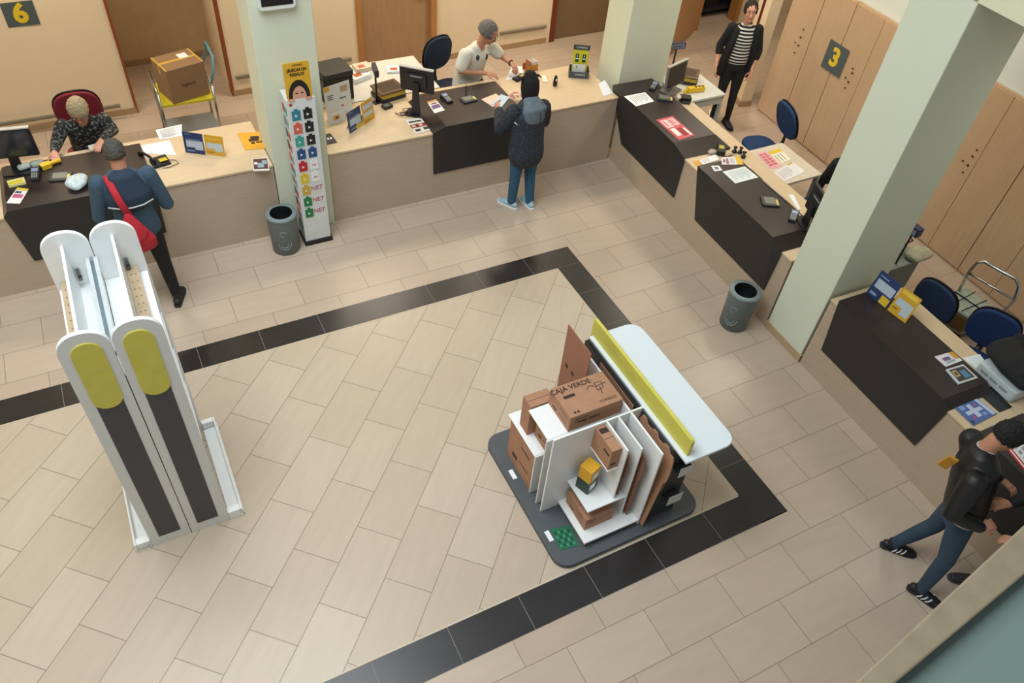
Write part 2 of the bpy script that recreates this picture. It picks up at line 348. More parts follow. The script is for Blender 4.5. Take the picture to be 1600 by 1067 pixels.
# parapet of the gallery the picture is taken from
def pq(u, v): return at(1300 + u/3.717, 780 + v/3.717, 4.4)
e0, e1 = pq(130, 1067), pq(1115, 150); dd = (e1-e0).normalized(); i0, i1 = pq(370, 1067), pq(1115, 440); di = (i1-i0).normalized()
a0, a1 = e0 - dd*.45, e1 + dd*3.5; b0, b1 = i0 - di*.45, i1 + di*3.5
mb = MB(); mb.hexa([V((p.x, p.y, 4.35)) for p in (a0, a1, b1, b0)][::1], [V((p.x, p.y, 4.4)) for p in (a0, a1, b1, b0)])
struct(mb.build('trim_10', C('#84765f', .55, var=.14, sc=18), bevel=.004))
c0, c1 = b0 + V((0, -.75, 0)), b1 + V((0, -.75, 0))
mb = MB(); mb.hexa([V((p.x, p.y, 3.9)) for p in (c0, c1, b1, b0)], [V((p.x, p.y, 4.37)) for p in (c0, c1, b1, b0)])
struct(mb.build('wall_parapet', C('#65766f', .6, var=.02)))

# ================================================================== CUPBOARDS on the right-hand wall
sj = [-1.88, -1.34, -.82, .14, 1.10, 2.06, 3.02, 3.98]
cupl = ['tall wooden cupboard beside the cream pilaster behind the standing woman', 'tall wooden cupboard with the yellow number 3 sign on it', 'tall wooden cupboard standing just left of the right-hand pillar', 'tall wooden cupboard partly hidden behind the right-hand pillar', 'tall wooden cupboard right of the pillar with dark locks on its door', 'tall wooden cupboard behind the steel trolley', 'tall wooden cupboard at the right edge of the picture']
for i, (s0, s1) in enumerate(zip(sj, sj[1:])):
    t = thing('tall_cupboard', cupl[i], 'cupboard', RT((s0+s1)/2, 2.85), RANG - PI/2, 'row of tall wooden cupboards')
    wd = s1 - s0 - .006; mb = MB(); mb.box(-wd/2, .022, 0, wd/2, .5 if False else .075, 2.04); mb.build('carcass', CABW, t)
    k = 1 if wd < .7 else 2
    for j in range(k):
        x0 = -wd/2 + wd/k*j + .003; x1 = x0 + wd/k - .006
        mb = MB(); mb.box(x0, 0, .03, x1, .021, 2.03); dr = mb.build('door', CABW, t, bevel=.002)
def locks(pts, sn=0):
    for u, v in pts:
        pass
for q in range(3):
    pts = [[(1256, 46), (1251.5, 58), (1243, 66), (1248, 71), (1242, 82)], [(1333, 107), (1332, 114), (1322, 121), (1326, 128), (1321, 137)], [(1527, 234), (1520, 244), (1505, 251), (1513, 258), (1505, 269)]][q]
    lab = ['cluster of small dark locks on the cupboard nearest the standing woman', 'cluster of small dark locks beside the number 3 sign', 'cluster of small dark locks on the cupboard right of the pillar'][q]
    nrm = V((-1, .033, 0)).normalized(); P0 = RT(0, 2.85)
    def onp(u, v):
        d = ray(u, v); return CAMP + d * ((P0-CAMP).dot(nrm) / d.dot(nrm))
    c = onp(*pts[2]); t = thing('lock_cluster', lab, 'lock', c, 0, 'locks on the cupboard doors')
    for j, (u, v) in enumerate(pts):
        p = onp(u, v) - c; mb = MB(); a = p; b = p + nrm*.014
        mb.tube([a, b], .011 if j in (1, 3) else .009, 12); mb.build('lock', C('#2a211c', .4), t)
def onplane(P0, nrm, u, v):
    d = ray(u, v); return CAMP + d * ((P0-CAMP).dot(nrm) / d.dot(nrm))
# number signs
def sign(px, P0, nrm, n, label, lp, size, up, right):
    P = [onplane(P0, nrm, u, v) for u, v in px]; c = base_of(P)
    t = thing('number_sign', label, 'sign', c)
    hw = max((p-c).dot(right) for p in P); hh = max((p-c).dot(up) for p in P)
    hw = sum(abs((p-c).dot(right)) for p in P)/4; hh = sum(abs((p-c).dot(up)) for p in P)/4
    Q = [(-hw, -hh), (hw, -hh), (hw, hh), (-hw, hh)]
    mb = MB(); mb.slab([right*a + up*b + nrm*.006 for a, b in Q], .006); mb.build('plate', C('#4f5c5e', .5), t)
    text(n, size, C('#e3c331', .5), nrm*.008 + right*lp[0] + up*lp[1], right, up, t, 'number', .002, .012)
sign([(3, 5), (52, 0), (61, 37), (9, 44)], V((-5, yb(-5), 0)), V((0, -1, 0)), '6', 'dark grey square sign with a yellow number 6 on the back wall', (-.0, 0), .3, V((0, 0, 1)), V((1, 0, 0)))
n3 = V((-1, .033, 0)).normalized(); r3 = V((-.033, -1, 0)).normalized()
sign([(1299, 60), (1327, 80), (1311, 123), (1283, 102)], RT(0, 2.84), n3, '3', 'dark grey square sign with a yellow number 3 on the cupboard doors', (0, 0), .32, V((0, 0, 1)), r3)

# ================================================================== COUNTERS
BF = lambda s, d, z: V((s, 1.43 + d, z))
def FH(F, mb, s0, s1, d0, d1, z0, z1, mi=0):
    mb.hexa([F(s0, d0, z0), F(s1, d0, z0), F(s1, d1, z0), F(s0, d1, z0)], [F(s0, d0, z1), F(s1, d0, z1), F(s1, d1, z1), F(s0, d1, z1)], mi)
def counter(F, s0, s1, depth, label, mf, mt, ribs):
    c = F((s0+s1)/2, depth/2, 0); t = thing('service_counter', label, 'counter', c)
    G = lambda s, d, z: F(s, d, z) - c
    mb = MB(); FH(G, mb, s0, s1, 0, .03, 0, .885); mb.build('front_panel', mf, t)
    mb = MB(); FH(G, mb, s0, s1, -.012, depth, .886, .91); mb.build('worktop', mt, t, bevel=.003)
    for r in ribs:
        mb = MB(); FH(G, mb, r-.015, r+.015, .032, depth-.05, 0, .885); mb.build('side_panel', mf, t)
    return t
counter(BF, -6.6, -2.94, .93, 'pale wooden counter running left of the pillar with the gift card rack', LAM, LAMT, [-5.6, -4.0, -3.0])
counter(BF, -2.335, 1.43, .93, 'pale wooden counter between the gift card pillar and the corner pillar', LAM, LAMT, [-2.3, -1.1, .12, 1.4])
counter(RT, -1.42, 1.97, .84, 'pale wooden counter along the right side from the corner to the big pillar', LAMR, LAMRT, [-1.3, .15, 1.9])
counter(RT, 2.56, 7.0, .79, 'pale wooden counter along the right side past the big pillar', LAMR, LAMRT, [2.6, 4.2, 5.6])
def dark_desk(F, A0, A1, B0, B1, D0, D1, depth, label, mt, strip=None):
    ZT, ZB, p = .985, .36, .035
    c = F((A0+A1)/2, depth/2, .9); t = thing('service_desk', label, 'desk', c, 0, 'dark service desks')
    G = lambda s, d, z: F(s, d, z) - c
    g0, g1 = .016, .016
    fr = [G(D0, -g0, .912), G(A0, -p, ZT), G(A1, -p, ZT), G(D1, -g0, .912), G(B1, -g0, ZB), G(B0, -g0, ZB)]
    bk = [G(D0, -.0125, .912), G(A0, -.0125, ZT-.02), G(A1, -.0125, ZT-.02), G(D1, -.0125, .912), G(B1, -.0125, ZB), G(B0, -.0125, ZB)]
    mb = MB(); mb.add(fr, [(0, 5, 1), (1, 5, 4, 2), (2, 4, 3)]); mb.add(bk, [(0, 1, 5), (1, 2, 4, 5), (2, 3, 4)])
    mb.add(fr + bk, [(0, 6, 11, 5), (5, 11, 10, 4), (4, 10, 9, 3), (0, 1, 7, 6), (1, 2, 8, 7), (2, 3, 9, 8)])
    mb.build('front_panel', DFRONT, t)
    mb = MB()
    tp = [G(D0, -g0, .916), G(A0, -p, ZT+.002), G(A1, -p, ZT+.002), G(D1, -g0, .916), G(D1, depth, .916), G(A1, depth, ZT+.002), G(A0, depth, ZT+.002), G(D0, depth, .916)]
    bt = [G(D0, -g0, .912), G(A0, -.0125, .912), G(A1, -.0125, .912), G(D1, -g0, .912), G(D1, depth, .912), G(A1, depth, .912), G(A0, depth, .912), G(D0, depth, .912)]
    mb.add(tp + bt, [(0, 1, 6, 7), (1, 2, 5, 6), (2, 3, 4, 5), (15, 14, 9, 8), (14, 13, 10, 9), (13, 12, 11, 10), (7, 6, 14, 15), (6, 5, 13, 14), (5, 4, 12, 13), (0, 7, 15, 8), (3, 11, 12, 4), (0, 8, 9, 1), (1, 9, 10, 2), (2, 10, 11, 3)])
    mb.build('desktop', mt, t)
    if strip:
        for (s0, s1) in strip:
            mb = MB(); FH(G, mb, s0, s1, depth+.002, depth+.07, .912, .935); mb.build('dark_slot', BLACK, t)  # black strips stand for the shaded gap behind the desktop
    return t
dark_desk(BF, -5.42, -4.13, -5.39, -4.14, -5.47, -4.12, .74, 'dark brown service desk at the left where the man with the red bag stands', DWOOD)
dark_desk(BF, -.95, .05, -1.1, .06, -1.11, .06, .74, 'dark brown service desk in front of the seated man in white', DWOOD)
dark_desk(RT, -1.60, -.19, -1.2, .04, -1.61, .05, .56, 'dark service desk in the corner holding the red and white leaflet', DWOODR, [(-.25, .05)])
dark_desk(RT, .31, 1.66, .49, 1.79, .30, 1.82, .52, 'dark service desk just left of the big right-hand pillar', DWOODR, [(.5, .85), (.92, 1.3)])
dark_desk(RT, 2.66, 3.95, 2.72, 3.98, 2.65, 4.03, .5, 'dark service desk with blue and yellow folders standing on it', DWOODR)
dark_desk(RT, 4.32, 5.6, 4.42, 5.62, 4.3, 5.65, .5, 'dark service desk at the right edge behind the man in black', DWOODR)

# ================================================================== BOOKLET TOWER (white double stand in the foreground)
t = thing('display_tower', 'tall white double display tower with yellow ovals and dark strips', 'display stand', (-4.645, -1.5, 0))
W2 = .2925; YF, YB = -.53, .5
def arch(x0, x1, z0, z1, r, n=10):
    pts = [(x0, z0), (x1, z0)]; 
    for k in range(n+1): a = PI/2*k/n; pts.append((x1-r + r*math.cos(a), z1-r + r*math.sin(a)))
    for k in range(n+1): a = PI/2 + PI/2*k/n; pts.append((x0+r + r*math.cos(a), z1-r + r*math.sin(a)))
    return pts
for side in (-1, 1):
    x0, x1 = (-W2-.003, -.003) if side < 0 else (.003, W2+.003)
    for nm, y in (('front_panel', YF), ('rear_panel', YB-.03)):
        mb = MB(); mb.prism(arch(x0, x1, .0, 2.335, .135), y, y+.032, ax='y')
        pn = mb.build(nm, WHITE2 if nm == 'front_panel' else WHITE, t, bevel=.004)
        if nm == 'front_panel':
            cx = (x0+x1)/2 - .005*side; hw = .08
            mb = MB(); mb.box(cx-hw, y-.003, .11, cx+hw, y+.001, 1.75); mb.build('dark_strip', C('#47474b', .55), pn)
            ov = []
            for k in range(17): a = PI*k/16; ov.append((cx + .088*math.cos(a), 2.17 + .088*math.sin(a)))
            for k in range(17): a = PI + PI*k/16; ov.append((cx + .088*math.cos(a), 1.76 + .088*math.sin(a)))
            mb = MB(); mb.prism(ov, y-.010, y+.001, ax='y'); mb.build('yellow_oval', YEL, pn, bevel=.002)
    cb = -.165 if side < 0 else .145
    mb = MB(); mb.box(cb-.009, YF+.034, .1, cb+.009, YB-.032, 2.24); mb.build('centre_board', WHITE, t)
    b0, b1 = (-.262, -.176) if side < 0 else (.156, .236)
    mb = MB(); mb.box(b0, YF+.034, 1.93, b1, YB-.032, 1.945)
    for k in range(11):
        yy = YF + .1 + k*.08
        for xx in (b0+.02, b1-.03): mb.box(xx, yy, 1.9452, xx+.008, yy+.012, 1.946, 1)
    mb.build('perforated_board', [C('#b7a184', .6), C('#6d5b46', .6)], t)
    mb = MB(); a, b = (x0+.01, x1) if side < 0 else (x0, x1-.01); mb.box(a, YF+.034, 1.86, b, YB-.032, 1.88); mb.build('shelf', WHITE, t)
    for zs in (1.45, 1.05, .65):
        mb = MB(); mb.box(a, YF+.034, zs, b, YB-.032, zs+.018); mb.build('shelf', WHITE, t)
    mb = MB(); mb.box(cb + .02*1, YB-.07, 2.0, cb+.045, YB-.034, 2.03); mb.box(cb+.02, YB-.07, 1.95, cb+.045, YB-.034, 1.975); mb.build('bracket', C('#6d6f70', .4, .6), t)
    # foot tray
    sg = side; xi, xo = sg*(W2+.004), sg*(W2+.12)
    mb = MB(); mb.box(xi, YF, 0, xo, YB, .025); mb.box(xo-sg*.016, YF, .025, xo, YB, .10); mb.box(xi, YF, .025, xo-sg*.017, YF+.06, .10); mb.box(xi, YB-.05, .025, xo-sg*.017, YB, .10)
    mb.build('foot_tray', WHITE, t, bevel=.008, seg=3)
mb = MB(); mb.box(-.062, YF+.034, 2.06, -.036, YB-.032, 2.10); mb.box(-.012, YF+.034, 2.06, .014, YB-.032, 2.10); mb.build('light_rail', STEEL if 0 else C('#c9cfd0', .3, .3), t)
mb = MB(); mb.box(-.035, YF+.034, 2.045, -.013, YB-.032, 2.06); mb.build('light_channel', C('#6f7f86', .4), t)

# ================================================================== GONDOLA (packaging display in the middle of the hall)
gx, gy = -1.42, -2.86
t = thing('packaging_gondola', 'packaging display with grey plinth, white shelves and white table top', 'display stand', (gx, gy, 0))
def gb(name, m, boxes, bev=.003, parent=None):
    mb = MB()
    for b in boxes: mb.box(b[0]-gx, b[1]-gy, b[2], b[3]-gx, b[4]-gy, b[5])
    return mb.build(name, m, parent or t, bevel=bev)
mb = MB(); mb.prism([(x-gx, y-gy) for x, y in rrect(-2.12, -3.575, -.71, -2.15, .13)], 0.0, .055); mb.build('plinth', C('#505458', .55), t, bevel=.004)
mb = MB(); mb.prism([(x-gx, y-gy) for x, y in rrect(-1.20, -3.62, -.715, -2.2, (.11, .12, .005, .005), 10)], 1.03, 1.055); mb.build('table_top', C('#dde5ea', .3, var=.005), t, bevel=.004)
mb = MB(); mb.prism([(y-gy, z) for y, z in [(-3.57, 1.0), (-3.57, 1.22), (-3.55, 1.235), (-2.19, 1.235), (-2.17, 1.22), (-2.17, 1.0)]], -1.165-gx, -1.135-gx, ax='x'); mb.build('yellow_board', YEL, t, bevel=.005)
gb('core_panel', C('#37393b', .5), [(-1.21, -3.47, .055, -.95, -2.2, 1.03)])
gb('vertical_board', WHITE, [(-2.01, -3.04, .056, -1.16, -3.022, 1.05)]); gb('vertical_board', WHITE2, [(-2.01, -2.955, .056, -1.5, -2.938, .93)])
gb('vertical_board', WHITE2, [(-2.01, -2.84, .056, -1.55, -2.823, .575)])
gb('vertical_board', WHITE, [(-1.325, -3.48, .056, -1.308, -3.041, 1.05)]); gb('vertical_board', WHITE, [(-1.325, -3.021, .056, -1.308, -2.33, 1.05)])
gb('vertical_board', WHITE, [(-1.44, -3.375, .12, -1.425, -3.041, 1.05)]); gb('vertical_board', WHITE, [(-1.548, -3.345, .40, -1.533, -3.041, 1.05)])
gb('shelf', WHITE, [(-1.85, -3.48, .10, -1.326, -3.041, .125)]); gb('shelf', WHITE, [(-1.80, -3.37, .385, -1.441, -3.041, .40)])
gb('shelf', WHITE, [(-1.645, -3.30, .765, -1.549, -3.041, .78)])
gb('shelf', WHITE, [(-2.01, -2.822, .56, -1.6, -2.35, .575)]); gb('shelf', WHITE, [(-1.995, -2.937, .915, -1.326, -2.62, .93)])
mb = MB(); mb.hexa([V((x-gx, y-gy, z)) for x, y, z in ((-1.235, -3.0, .06), (-1.215, -3.0, .06), (-1.215, -2.2, .06), (-1.235, -2.2, .06))], [V((x-gx, y-gy, z)) for x, y, z in ((-1.235, -3.0, 1.02), (-1.215, -3.0, 1.02), (-1.215, -2.2, 1.02), (-1.235, -2.2, 1.02))]); mb.build('brochure_rack', BLACK, t)
for z in (.78, .38):
    gb('literature_holder', C('#26282a', .5), [(-1.14, -3.545, z-.02, -1.0, -3.471, z+.01)]); gb('price_label', C('#c9cbc6', .6), [(-1.14, -3.549, z-.06, -1.0, -3.546, z+.06)], .0005)
gb('price_label', PAPER, [(-2.075, -2.66, .0555, -2.035, -2.56, .058)], .0003); gb('price_label', PAPER, [(-2.075, -3.32, .0555, -2.035, -3.22, .058)], .0003)

def carton(label, c, sx, sy, sz, rz=0, m=CARD, prints=(), group='cardboard postal boxes on the display', name='cardboard_box', lid=True):
    t = thing(name, label, 'box', c, rz, group)
    mb = MB(); mb.box(-sx/2, -sy/2, 0, sx/2, sy/2, sz)
    if lid: mb.box(-sx/2+.002, -.002, sz, sx/2-.002, .002, sz+.0006, 1)
    for (face, u0, v0, u1, v1) in prints:
        if face == 'top': mb.box(-sx/2+u0*sx, -sy/2+v0*sy, sz, -sx/2+u1*sx, -sy/2+v1*sy, sz+.0008, 1)
        if face == 'front': mb.box(-sx/2+u0*sx, -sy/2-.0008, v0*sz, -sx/2+u1*sx, -sy/2, v1*sz, 1)
        if face == 'left': mb.box(-sx/2-.0008, -sy/2+u0*sy, v0*sz, -sx/2, -sy/2+u1*sy, v1*sz, 1)
    mb.build('carton', [m, INK], t, bevel=.003); return t
fp = [('front', .1, .7, .35, .76), ('front', .1, .5, .3, .55), ('left', .15, .7, .5, .74), ('left', .15, .3, .5, .33), ('left', .6, .2, .8, .3)]
b = carton('big cardboard box lettered CAJA VERDE on top of the display', (-1.575, -2.775, .931), .48, .32, .17, 0, prints=fp, lid=False)
text('CAJA VERDE', .066, INK, (-.085, .112, .1712), (1, 0, 0), (0, 1, 0), b, bold=.001)
text('CORREOS', .034, INK, (.13, -.11, .1712), (1, 0, 0), (0, 1, 0), b)
text('CAJA VERDE', .036, INK, (-.06, -.1615, .085), (1, 0, 0), (0, 0, 1), b)
for bx in ((-.19, .02, -.09, .05), (-.19, -.135, -.17, -.115), (-.16, -.135, -.14, -.115)): mb = MB(); mb.box(bx[0], bx[1], .1705, bx[2], bx[3], .1712); mb.build('print', INK, b)
for pts in ([(.02, .04), (.06, .065), (.11, .04), (.2, .05)], [(.10, .0), (.11, .075), (.17, .075), (.16, .01), (.10, .0)], [(.12, -.04), (.135, .03)]): mb = MB(); mb.tube([(x, y, .171) for x, y in pts], .003, 6); mb.build('print', INK, b)
carton('large cardboard box under the lowest white shelf of the display', (-1.855, -2.60, .056), .29, .42, .50, 0, prints=fp)
carton('cardboard box between the two stepped white shelves', (-1.80, -2.765, .576), .22, .27, .30, 0, prints=fp)
carton('flat cardboard box behind the big CAJA VERDE box', (-1.86, -2.545, .576), .22, .13, .36, 0)
carton('small cardboard box on the narrow upper shelf', (-1.597, -3.165, .781), .09, .25, .24, 0, prints=[('top', .1, .7, .9, .9), ('front', .2, .2, .7, .3), ('left', .1, .6, .4, .7)])
carton('long low cardboard box on the bottom white tray', (-1.66, -3.225, .126), .27, .30, .15, 0, prints=fp)
# yellow and green box
t = thing('packing_box', 'small yellow and dark green box leaning on the middle shelf', 'box', (-1.69, -3.15, .402), .35)
mb = MB(); mb.box(-.06, -.06, 0, .06, .06, .29); mb.build('carton', YELO, t, bevel=.003)
mb = MB(); mb.box(-.0615, -.0615, 0, .0615, .0615, .14); mb.build('green_band', C('#173b2d', .5), t)
for bx in ((-.04, .18, .035, .25), (-.045, .03, .03, .11)): mb = MB(); mb.box(bx[0], -.0635, bx[1], bx[2], -.0617, bx[3]); mb.build('white_label', PAPER, t)
# die-cut flat boxes standing between the boards
def diecut(label, x, y0, y1, z0, z1, seed, th=.012, m=CARDD):
    rnd = random.Random(seed); pts = [(y0, z0), (y1, z0)]
    y = y1; z = z1; pts.append((y1, z1-.05)); n = 6
    for k in range(n):
        ya = y1 + (y0-y1)*(k+.25)/n; yb_ = y1 + (y0-y1)*(k+.8)/n; h = z1 - (.035 if k % 2 else 0) - rnd.random()*.01
        pts += [(ya, h), (yb_, h)]
    pts.append((y0, z1-.07)); pts += [(y0-.02, z1-.2), (y0-.02, z1-.3), (y0, z1-.34)]
    c = V((x, (y0+y1)/2, z0)); mb = MB(); mb.prism([(a-c.y, b-c.z) for a, b in pts], 0, th, ax='x')
    for k in range(4): mb.box(-.0008, y0+.06+.07*k-c.y, .25+.08*(k % 2), 0, y0+.1+.07*k-c.y, .28+.08*(k % 2), 1)
    o = mb.build('flat_cardboard_box', [m, INK], loc=c); tag(o, label, 'box', 'flat folded boxes standing in the display'); return o
diecut('flat folded box in the slot nearest the small box', -1.50, -3.33, -3.05, .402, .98, 1)
diecut('second flat folded box, between the two tall white fins', -1.395, -3.40, -3.05, .13, .98, 2)
diecut('third flat folded box leaning beside the second', -1.37, -3.36, -3.05, .13, .93, 3)
o = diecut('large flat folded box leaning against the dark end of the display', -1.304, -3.52, -3.06, .07, 1.02, 4, m=CARD); o.rotation_euler = (0, .085, 0)
o = diecut('flat folded box leaning in front of the dark end panel', -1.284, -3.50, -3.12, .07, .86, 5); o.rotation_euler = (0, .085, 0)
o = MB(); o.box(0, -.25, 0, .008, .25, 1.02); o = o.build('flat_cardboard_box', [CARDD, INK], loc=V((-1.285, -2.76, .056))); tag(o, 'long flat box standing behind the white cross of boards', 'box', 'flat folded boxes standing in the display')
mb = MB(); mb.prism([(-.18, 0), (.18, 0), (.18, 1.24), (-.18, 1.24)], 0, .008, ax='x')
for k in range(3): mb.box(-.001, -.12+.1*k, .80, 0, -.08+.1*k, .84, 1)
o = mb.build('cardboard_sheet', [C('#9a6a54', .8, var=.05), INK], loc=V((-1.446, -2.385, .056))); tag(o, 'tall brown cardboard sheet standing at the back of the packaging display', 'cardboard')
o = MB(); o.slab([V((0, 0, 0)), V((.16, -.03, 0)), V((.18, .17, 0)), V((.02, .2, 0))], .003, 0, [(.1+.17*(k % 5), .1+.2*(k//5), .2+.17*(k % 5), .22+.2*(k//5), 1+k % 2) for k in range(20)])
o = o.build('printed_sheet', [C('#1f6b4c', .4), C('#3f9a74', .4), C('#124632', .4)], loc=V((-2.035, -3.42, .0595))); tag(o, 'green patterned sheet lying on the grey plinth', 'sheet')

# ================================================================== PEOPLE
def ring_path(mb, pts, rad, n=14, wide=None):
    """closed soft tube through points with rounded ends (rad: number or (wide, deep))"""
    pts = [V(p) for p in pts]; rad = [r if isinstance(r, (tuple, list)) else (r, r) for r in rad]
    def cap(p, q, r):
        d = (p-q).normalized(); m = min(r); return [(p + d*m*.85, (r[0]*.45, r[1]*.45)), (p + d*m*.5, (r[0]*.85, r[1]*.85))]
    a = cap(pts[0], pts[1], rad[0]); b = cap(pts[-1], pts[-2], rad[-1])
    P = [x[0] for x in a] + pts + [x[0] for x in b[::-1]]; Rr = [x[1] for x in a] + rad + [x[1] for x in b[::-1]]
    mb.tube(P, Rr, n, wide=wide)
def hand(mb, W, d, n, side, curl=.5, k=1.0, spread=0):
    """W wrist, d direction to the knuckles, n where the palm looks, side +1 right hand"""
    W = V(W); d = V(d).normalized(); n = V(n); n = (n - d*n.dot(d)).normalized(); t = d.cross(n) * (-side)
    ring_path(mb, [W - d*.01, W + d*.03*k, W + d*.085*k], [(.026*k, .019*k), (.036*k, .017*k), (.041*k, .014*k)], 12, wide=t)
    for i, (o, L) in enumerate(((.031, .074), (.0105, .083), (-.0105, .077), (-.031, .06))):
        p = W + d*.085*k + t*o*k; pts = [p - d*.015]; dirv = (d + t*(o*2.5 + spread*o*6)).normalized()
        for j, f in enumerate((.45, .32, .25)):
            ang = curl*(.55 + .45*j)*(1 + .08*i); dv = dirv*math.cos(ang) + n*math.sin(ang)
            p = p + dv*L*f*k; pts.append(p.copy()); dirv = dv
        ring_path(mb, pts, [.0098*k, .0092*k, .0085*k, .0072*k], 8)
    p = W + d*.028*k + t*.028*k; d1 = (t*.75 + d*.6 + n*.35).normalized(); q = p + d1*.042*k; d2 = (t*.2 + d*.85 + n*(.2+curl*.5)).normalized()
    ring_path(mb, [p, q, q + d2*.034*k], [.0135*k, .0112*k, .009*k], 8)
def face_frame(f, up):
    f = V(f).normalized(); up = V(up); r = f.cross(up).normalized(); u = r.cross(f); return Matrix((r, f, u)).transposed()   # x right, y forward, z up
def head_shape(mb, c, Mx, k=1.0):
    c = V(c); T = lambda x, y, z: c + Mx @ V((x, y, z))*k
    prof = [(-.118, .012, .018, .055), (-.108, .035, .030, .050), (-.085, .052, .050, .032), (-.055, .063, .075, .014), (-.02, .070, .090, .004), (.02, .076, .098, -.002), (.055, .075, .098, -.006), (.085, .062, .082, -.008), (.105, .042, .056, -.008), (.116, .018, .024, -.008)]
    n = 20; vs = []
    for z, rx, ry, oy in prof:
        for j in range(n):
            th = 2*PI*j/n; vs.append(T(rx*math.cos(th), oy + ry*math.sin(th), z))
    m = len(prof)
    mb.add(vs, [(i*n+j, i*n+(j+1) % n, (i+1)*n+(j+1) % n, (i+1)*n+j) for i in range(m-1) for j in range(n)] + [tuple(range(n))[::-1], tuple(range((m-1)*n, m*n))], 0, True)
    ring_path(mb, [T(0, .088, .02), T(0, .103, -.012), T(0, .109, -.027)], [.007*k, .010*k, .013*k], 8)       # nose
    for s in (-1, 1):
        mb.ball(T(.012*s, .1, -.03), (.008*k, .009*k, .007*k), 8)
        mb.ball(T(.073*s, -.008, -.012), (.009*k, .018*k, .031*k), 10, M=Mx)                                  # ears
    mb.ball(T(0, .083, -.095), (.018*k, .014*k, .014*k), 8)                                                    # chin
    mb.ball(T(0, .088, -.058), (.023*k, .010*k, .010*k), 8)                                                    # mouth
    for s in (-1, 1): mb.ball(T(.03*s, .083, .028), (.02*k, .009*k, .006*k), 8); mb.ball(T(.04*s, .062, -.025), (.022*k, .022*k, .022*k), 8)
def face_bits(root, c, Mx, k=1.0, brow='#2a1d16', lips='#9c5a50', glasses=None):
    T = lambda x, y, z: V(c) + Mx @ V((x, y, z))*k
    for s in (-1, 1):
        mb = MB(); mb.ball(T(.030*s, .085, .008), (.012*k, .0085*k, .0052*k), 10, M=Mx, mi=0); mb.ball(T(.030*s, .0915, .008), (.0058*k, .0042*k, .0058*k), 8, M=Mx, mi=1)
        mb.build('eye', [C('#e6e0da', .3), C('#1c1410', .3)], root)
        mb = MB(); mb.tube([T(.014*s, .0945, .028), T(.03*s, .093, .034), T(.046*s, .08, .029)], .0042*k, 6); mb.build('eyebrow', C(brow, .8), root)
    mb = MB(); mb.tube([T(-.022, .094, -.060), T(0, .1005, -.057), T(.022, .094, -.060)], [(.003*k, .003*k), (.006*k, .005*k), (.003*k, .003*k)], 8); mb.build('lips', C(lips, .5), root)
    if glasses:
        g = MB()
        for s in (-1, 1):
            g.tube([T(.032*s + .023*math.cos(a), .107, .004 + .016*math.sin(a)) for a in [2*PI*i/14 for i in range(14)]], .0018*k, 6, closed=True)
            g.tube([T(.055*s, .106, .008), T(.078*s, .03, .008), T(.08*s, -.01, .0)], .0018*k, 6)
        g.tube([T(-.009, .108, .008), T(.009, .108, .008)], .0018*k, 6); g.build('glasses', C(glasses, .4), root)
def hair_cap(root, c, Mx, colr, k=1.0, off=(0, -.02, .02), r=(.089, .108, .116), cut=-.055, name='hair', rough=.75, bump=.5):
    """a rounded cap of hair whose front and lower part lies inside the head"""
    mb = MB(); n = 22; vs = []; rows = 12; z0 = max(-1, cut/r[2]); ph1 = math.acos(z0)
    c = V(c) + Mx @ V(off)*k
    for i in range(1, rows+1):
        ph = ph1*i/rows
        for j in range(n):
            th = 2*PI*j/n; vs.append(c + Mx @ V((r[0]*math.sin(ph)*math.cos(th), r[1]*math.sin(ph)*math.sin(th), r[2]*math.cos(ph)))*k)
    vs.append(c + Mx @ V((0, 0, r[2]))*k); vs.append(c + Mx @ V((0, 0, cut))*k); q = rows*n
    fs = [(i*n+j, (i+1)*n+j, (i+1)*n+(j+1) % n, i*n+(j+1) % n) for i in range(rows-1) for j in range(n)] + [(q, j, (j+1) % n) for j in range(n)] + [(q+1, (rows-1)*n+(j+1) % n, (rows-1)*n+j) for j in range(n)]
    mb.add(vs, fs, 0, True); o = mb.build(name, C(colr, rough, var=.35, sc=110, bump=bump), root, sub=2)
    tx = bpy.data.textures.get('strands') or bpy.data.textures.new('strands', 'CLOUDS'); tx.noise_scale = .018; tx.noise_depth = 3
    d = o.modifiers.new('strands', 'DISPLACE'); d.texture = tx; d.strength = .022; d.mid_level = .45; return o
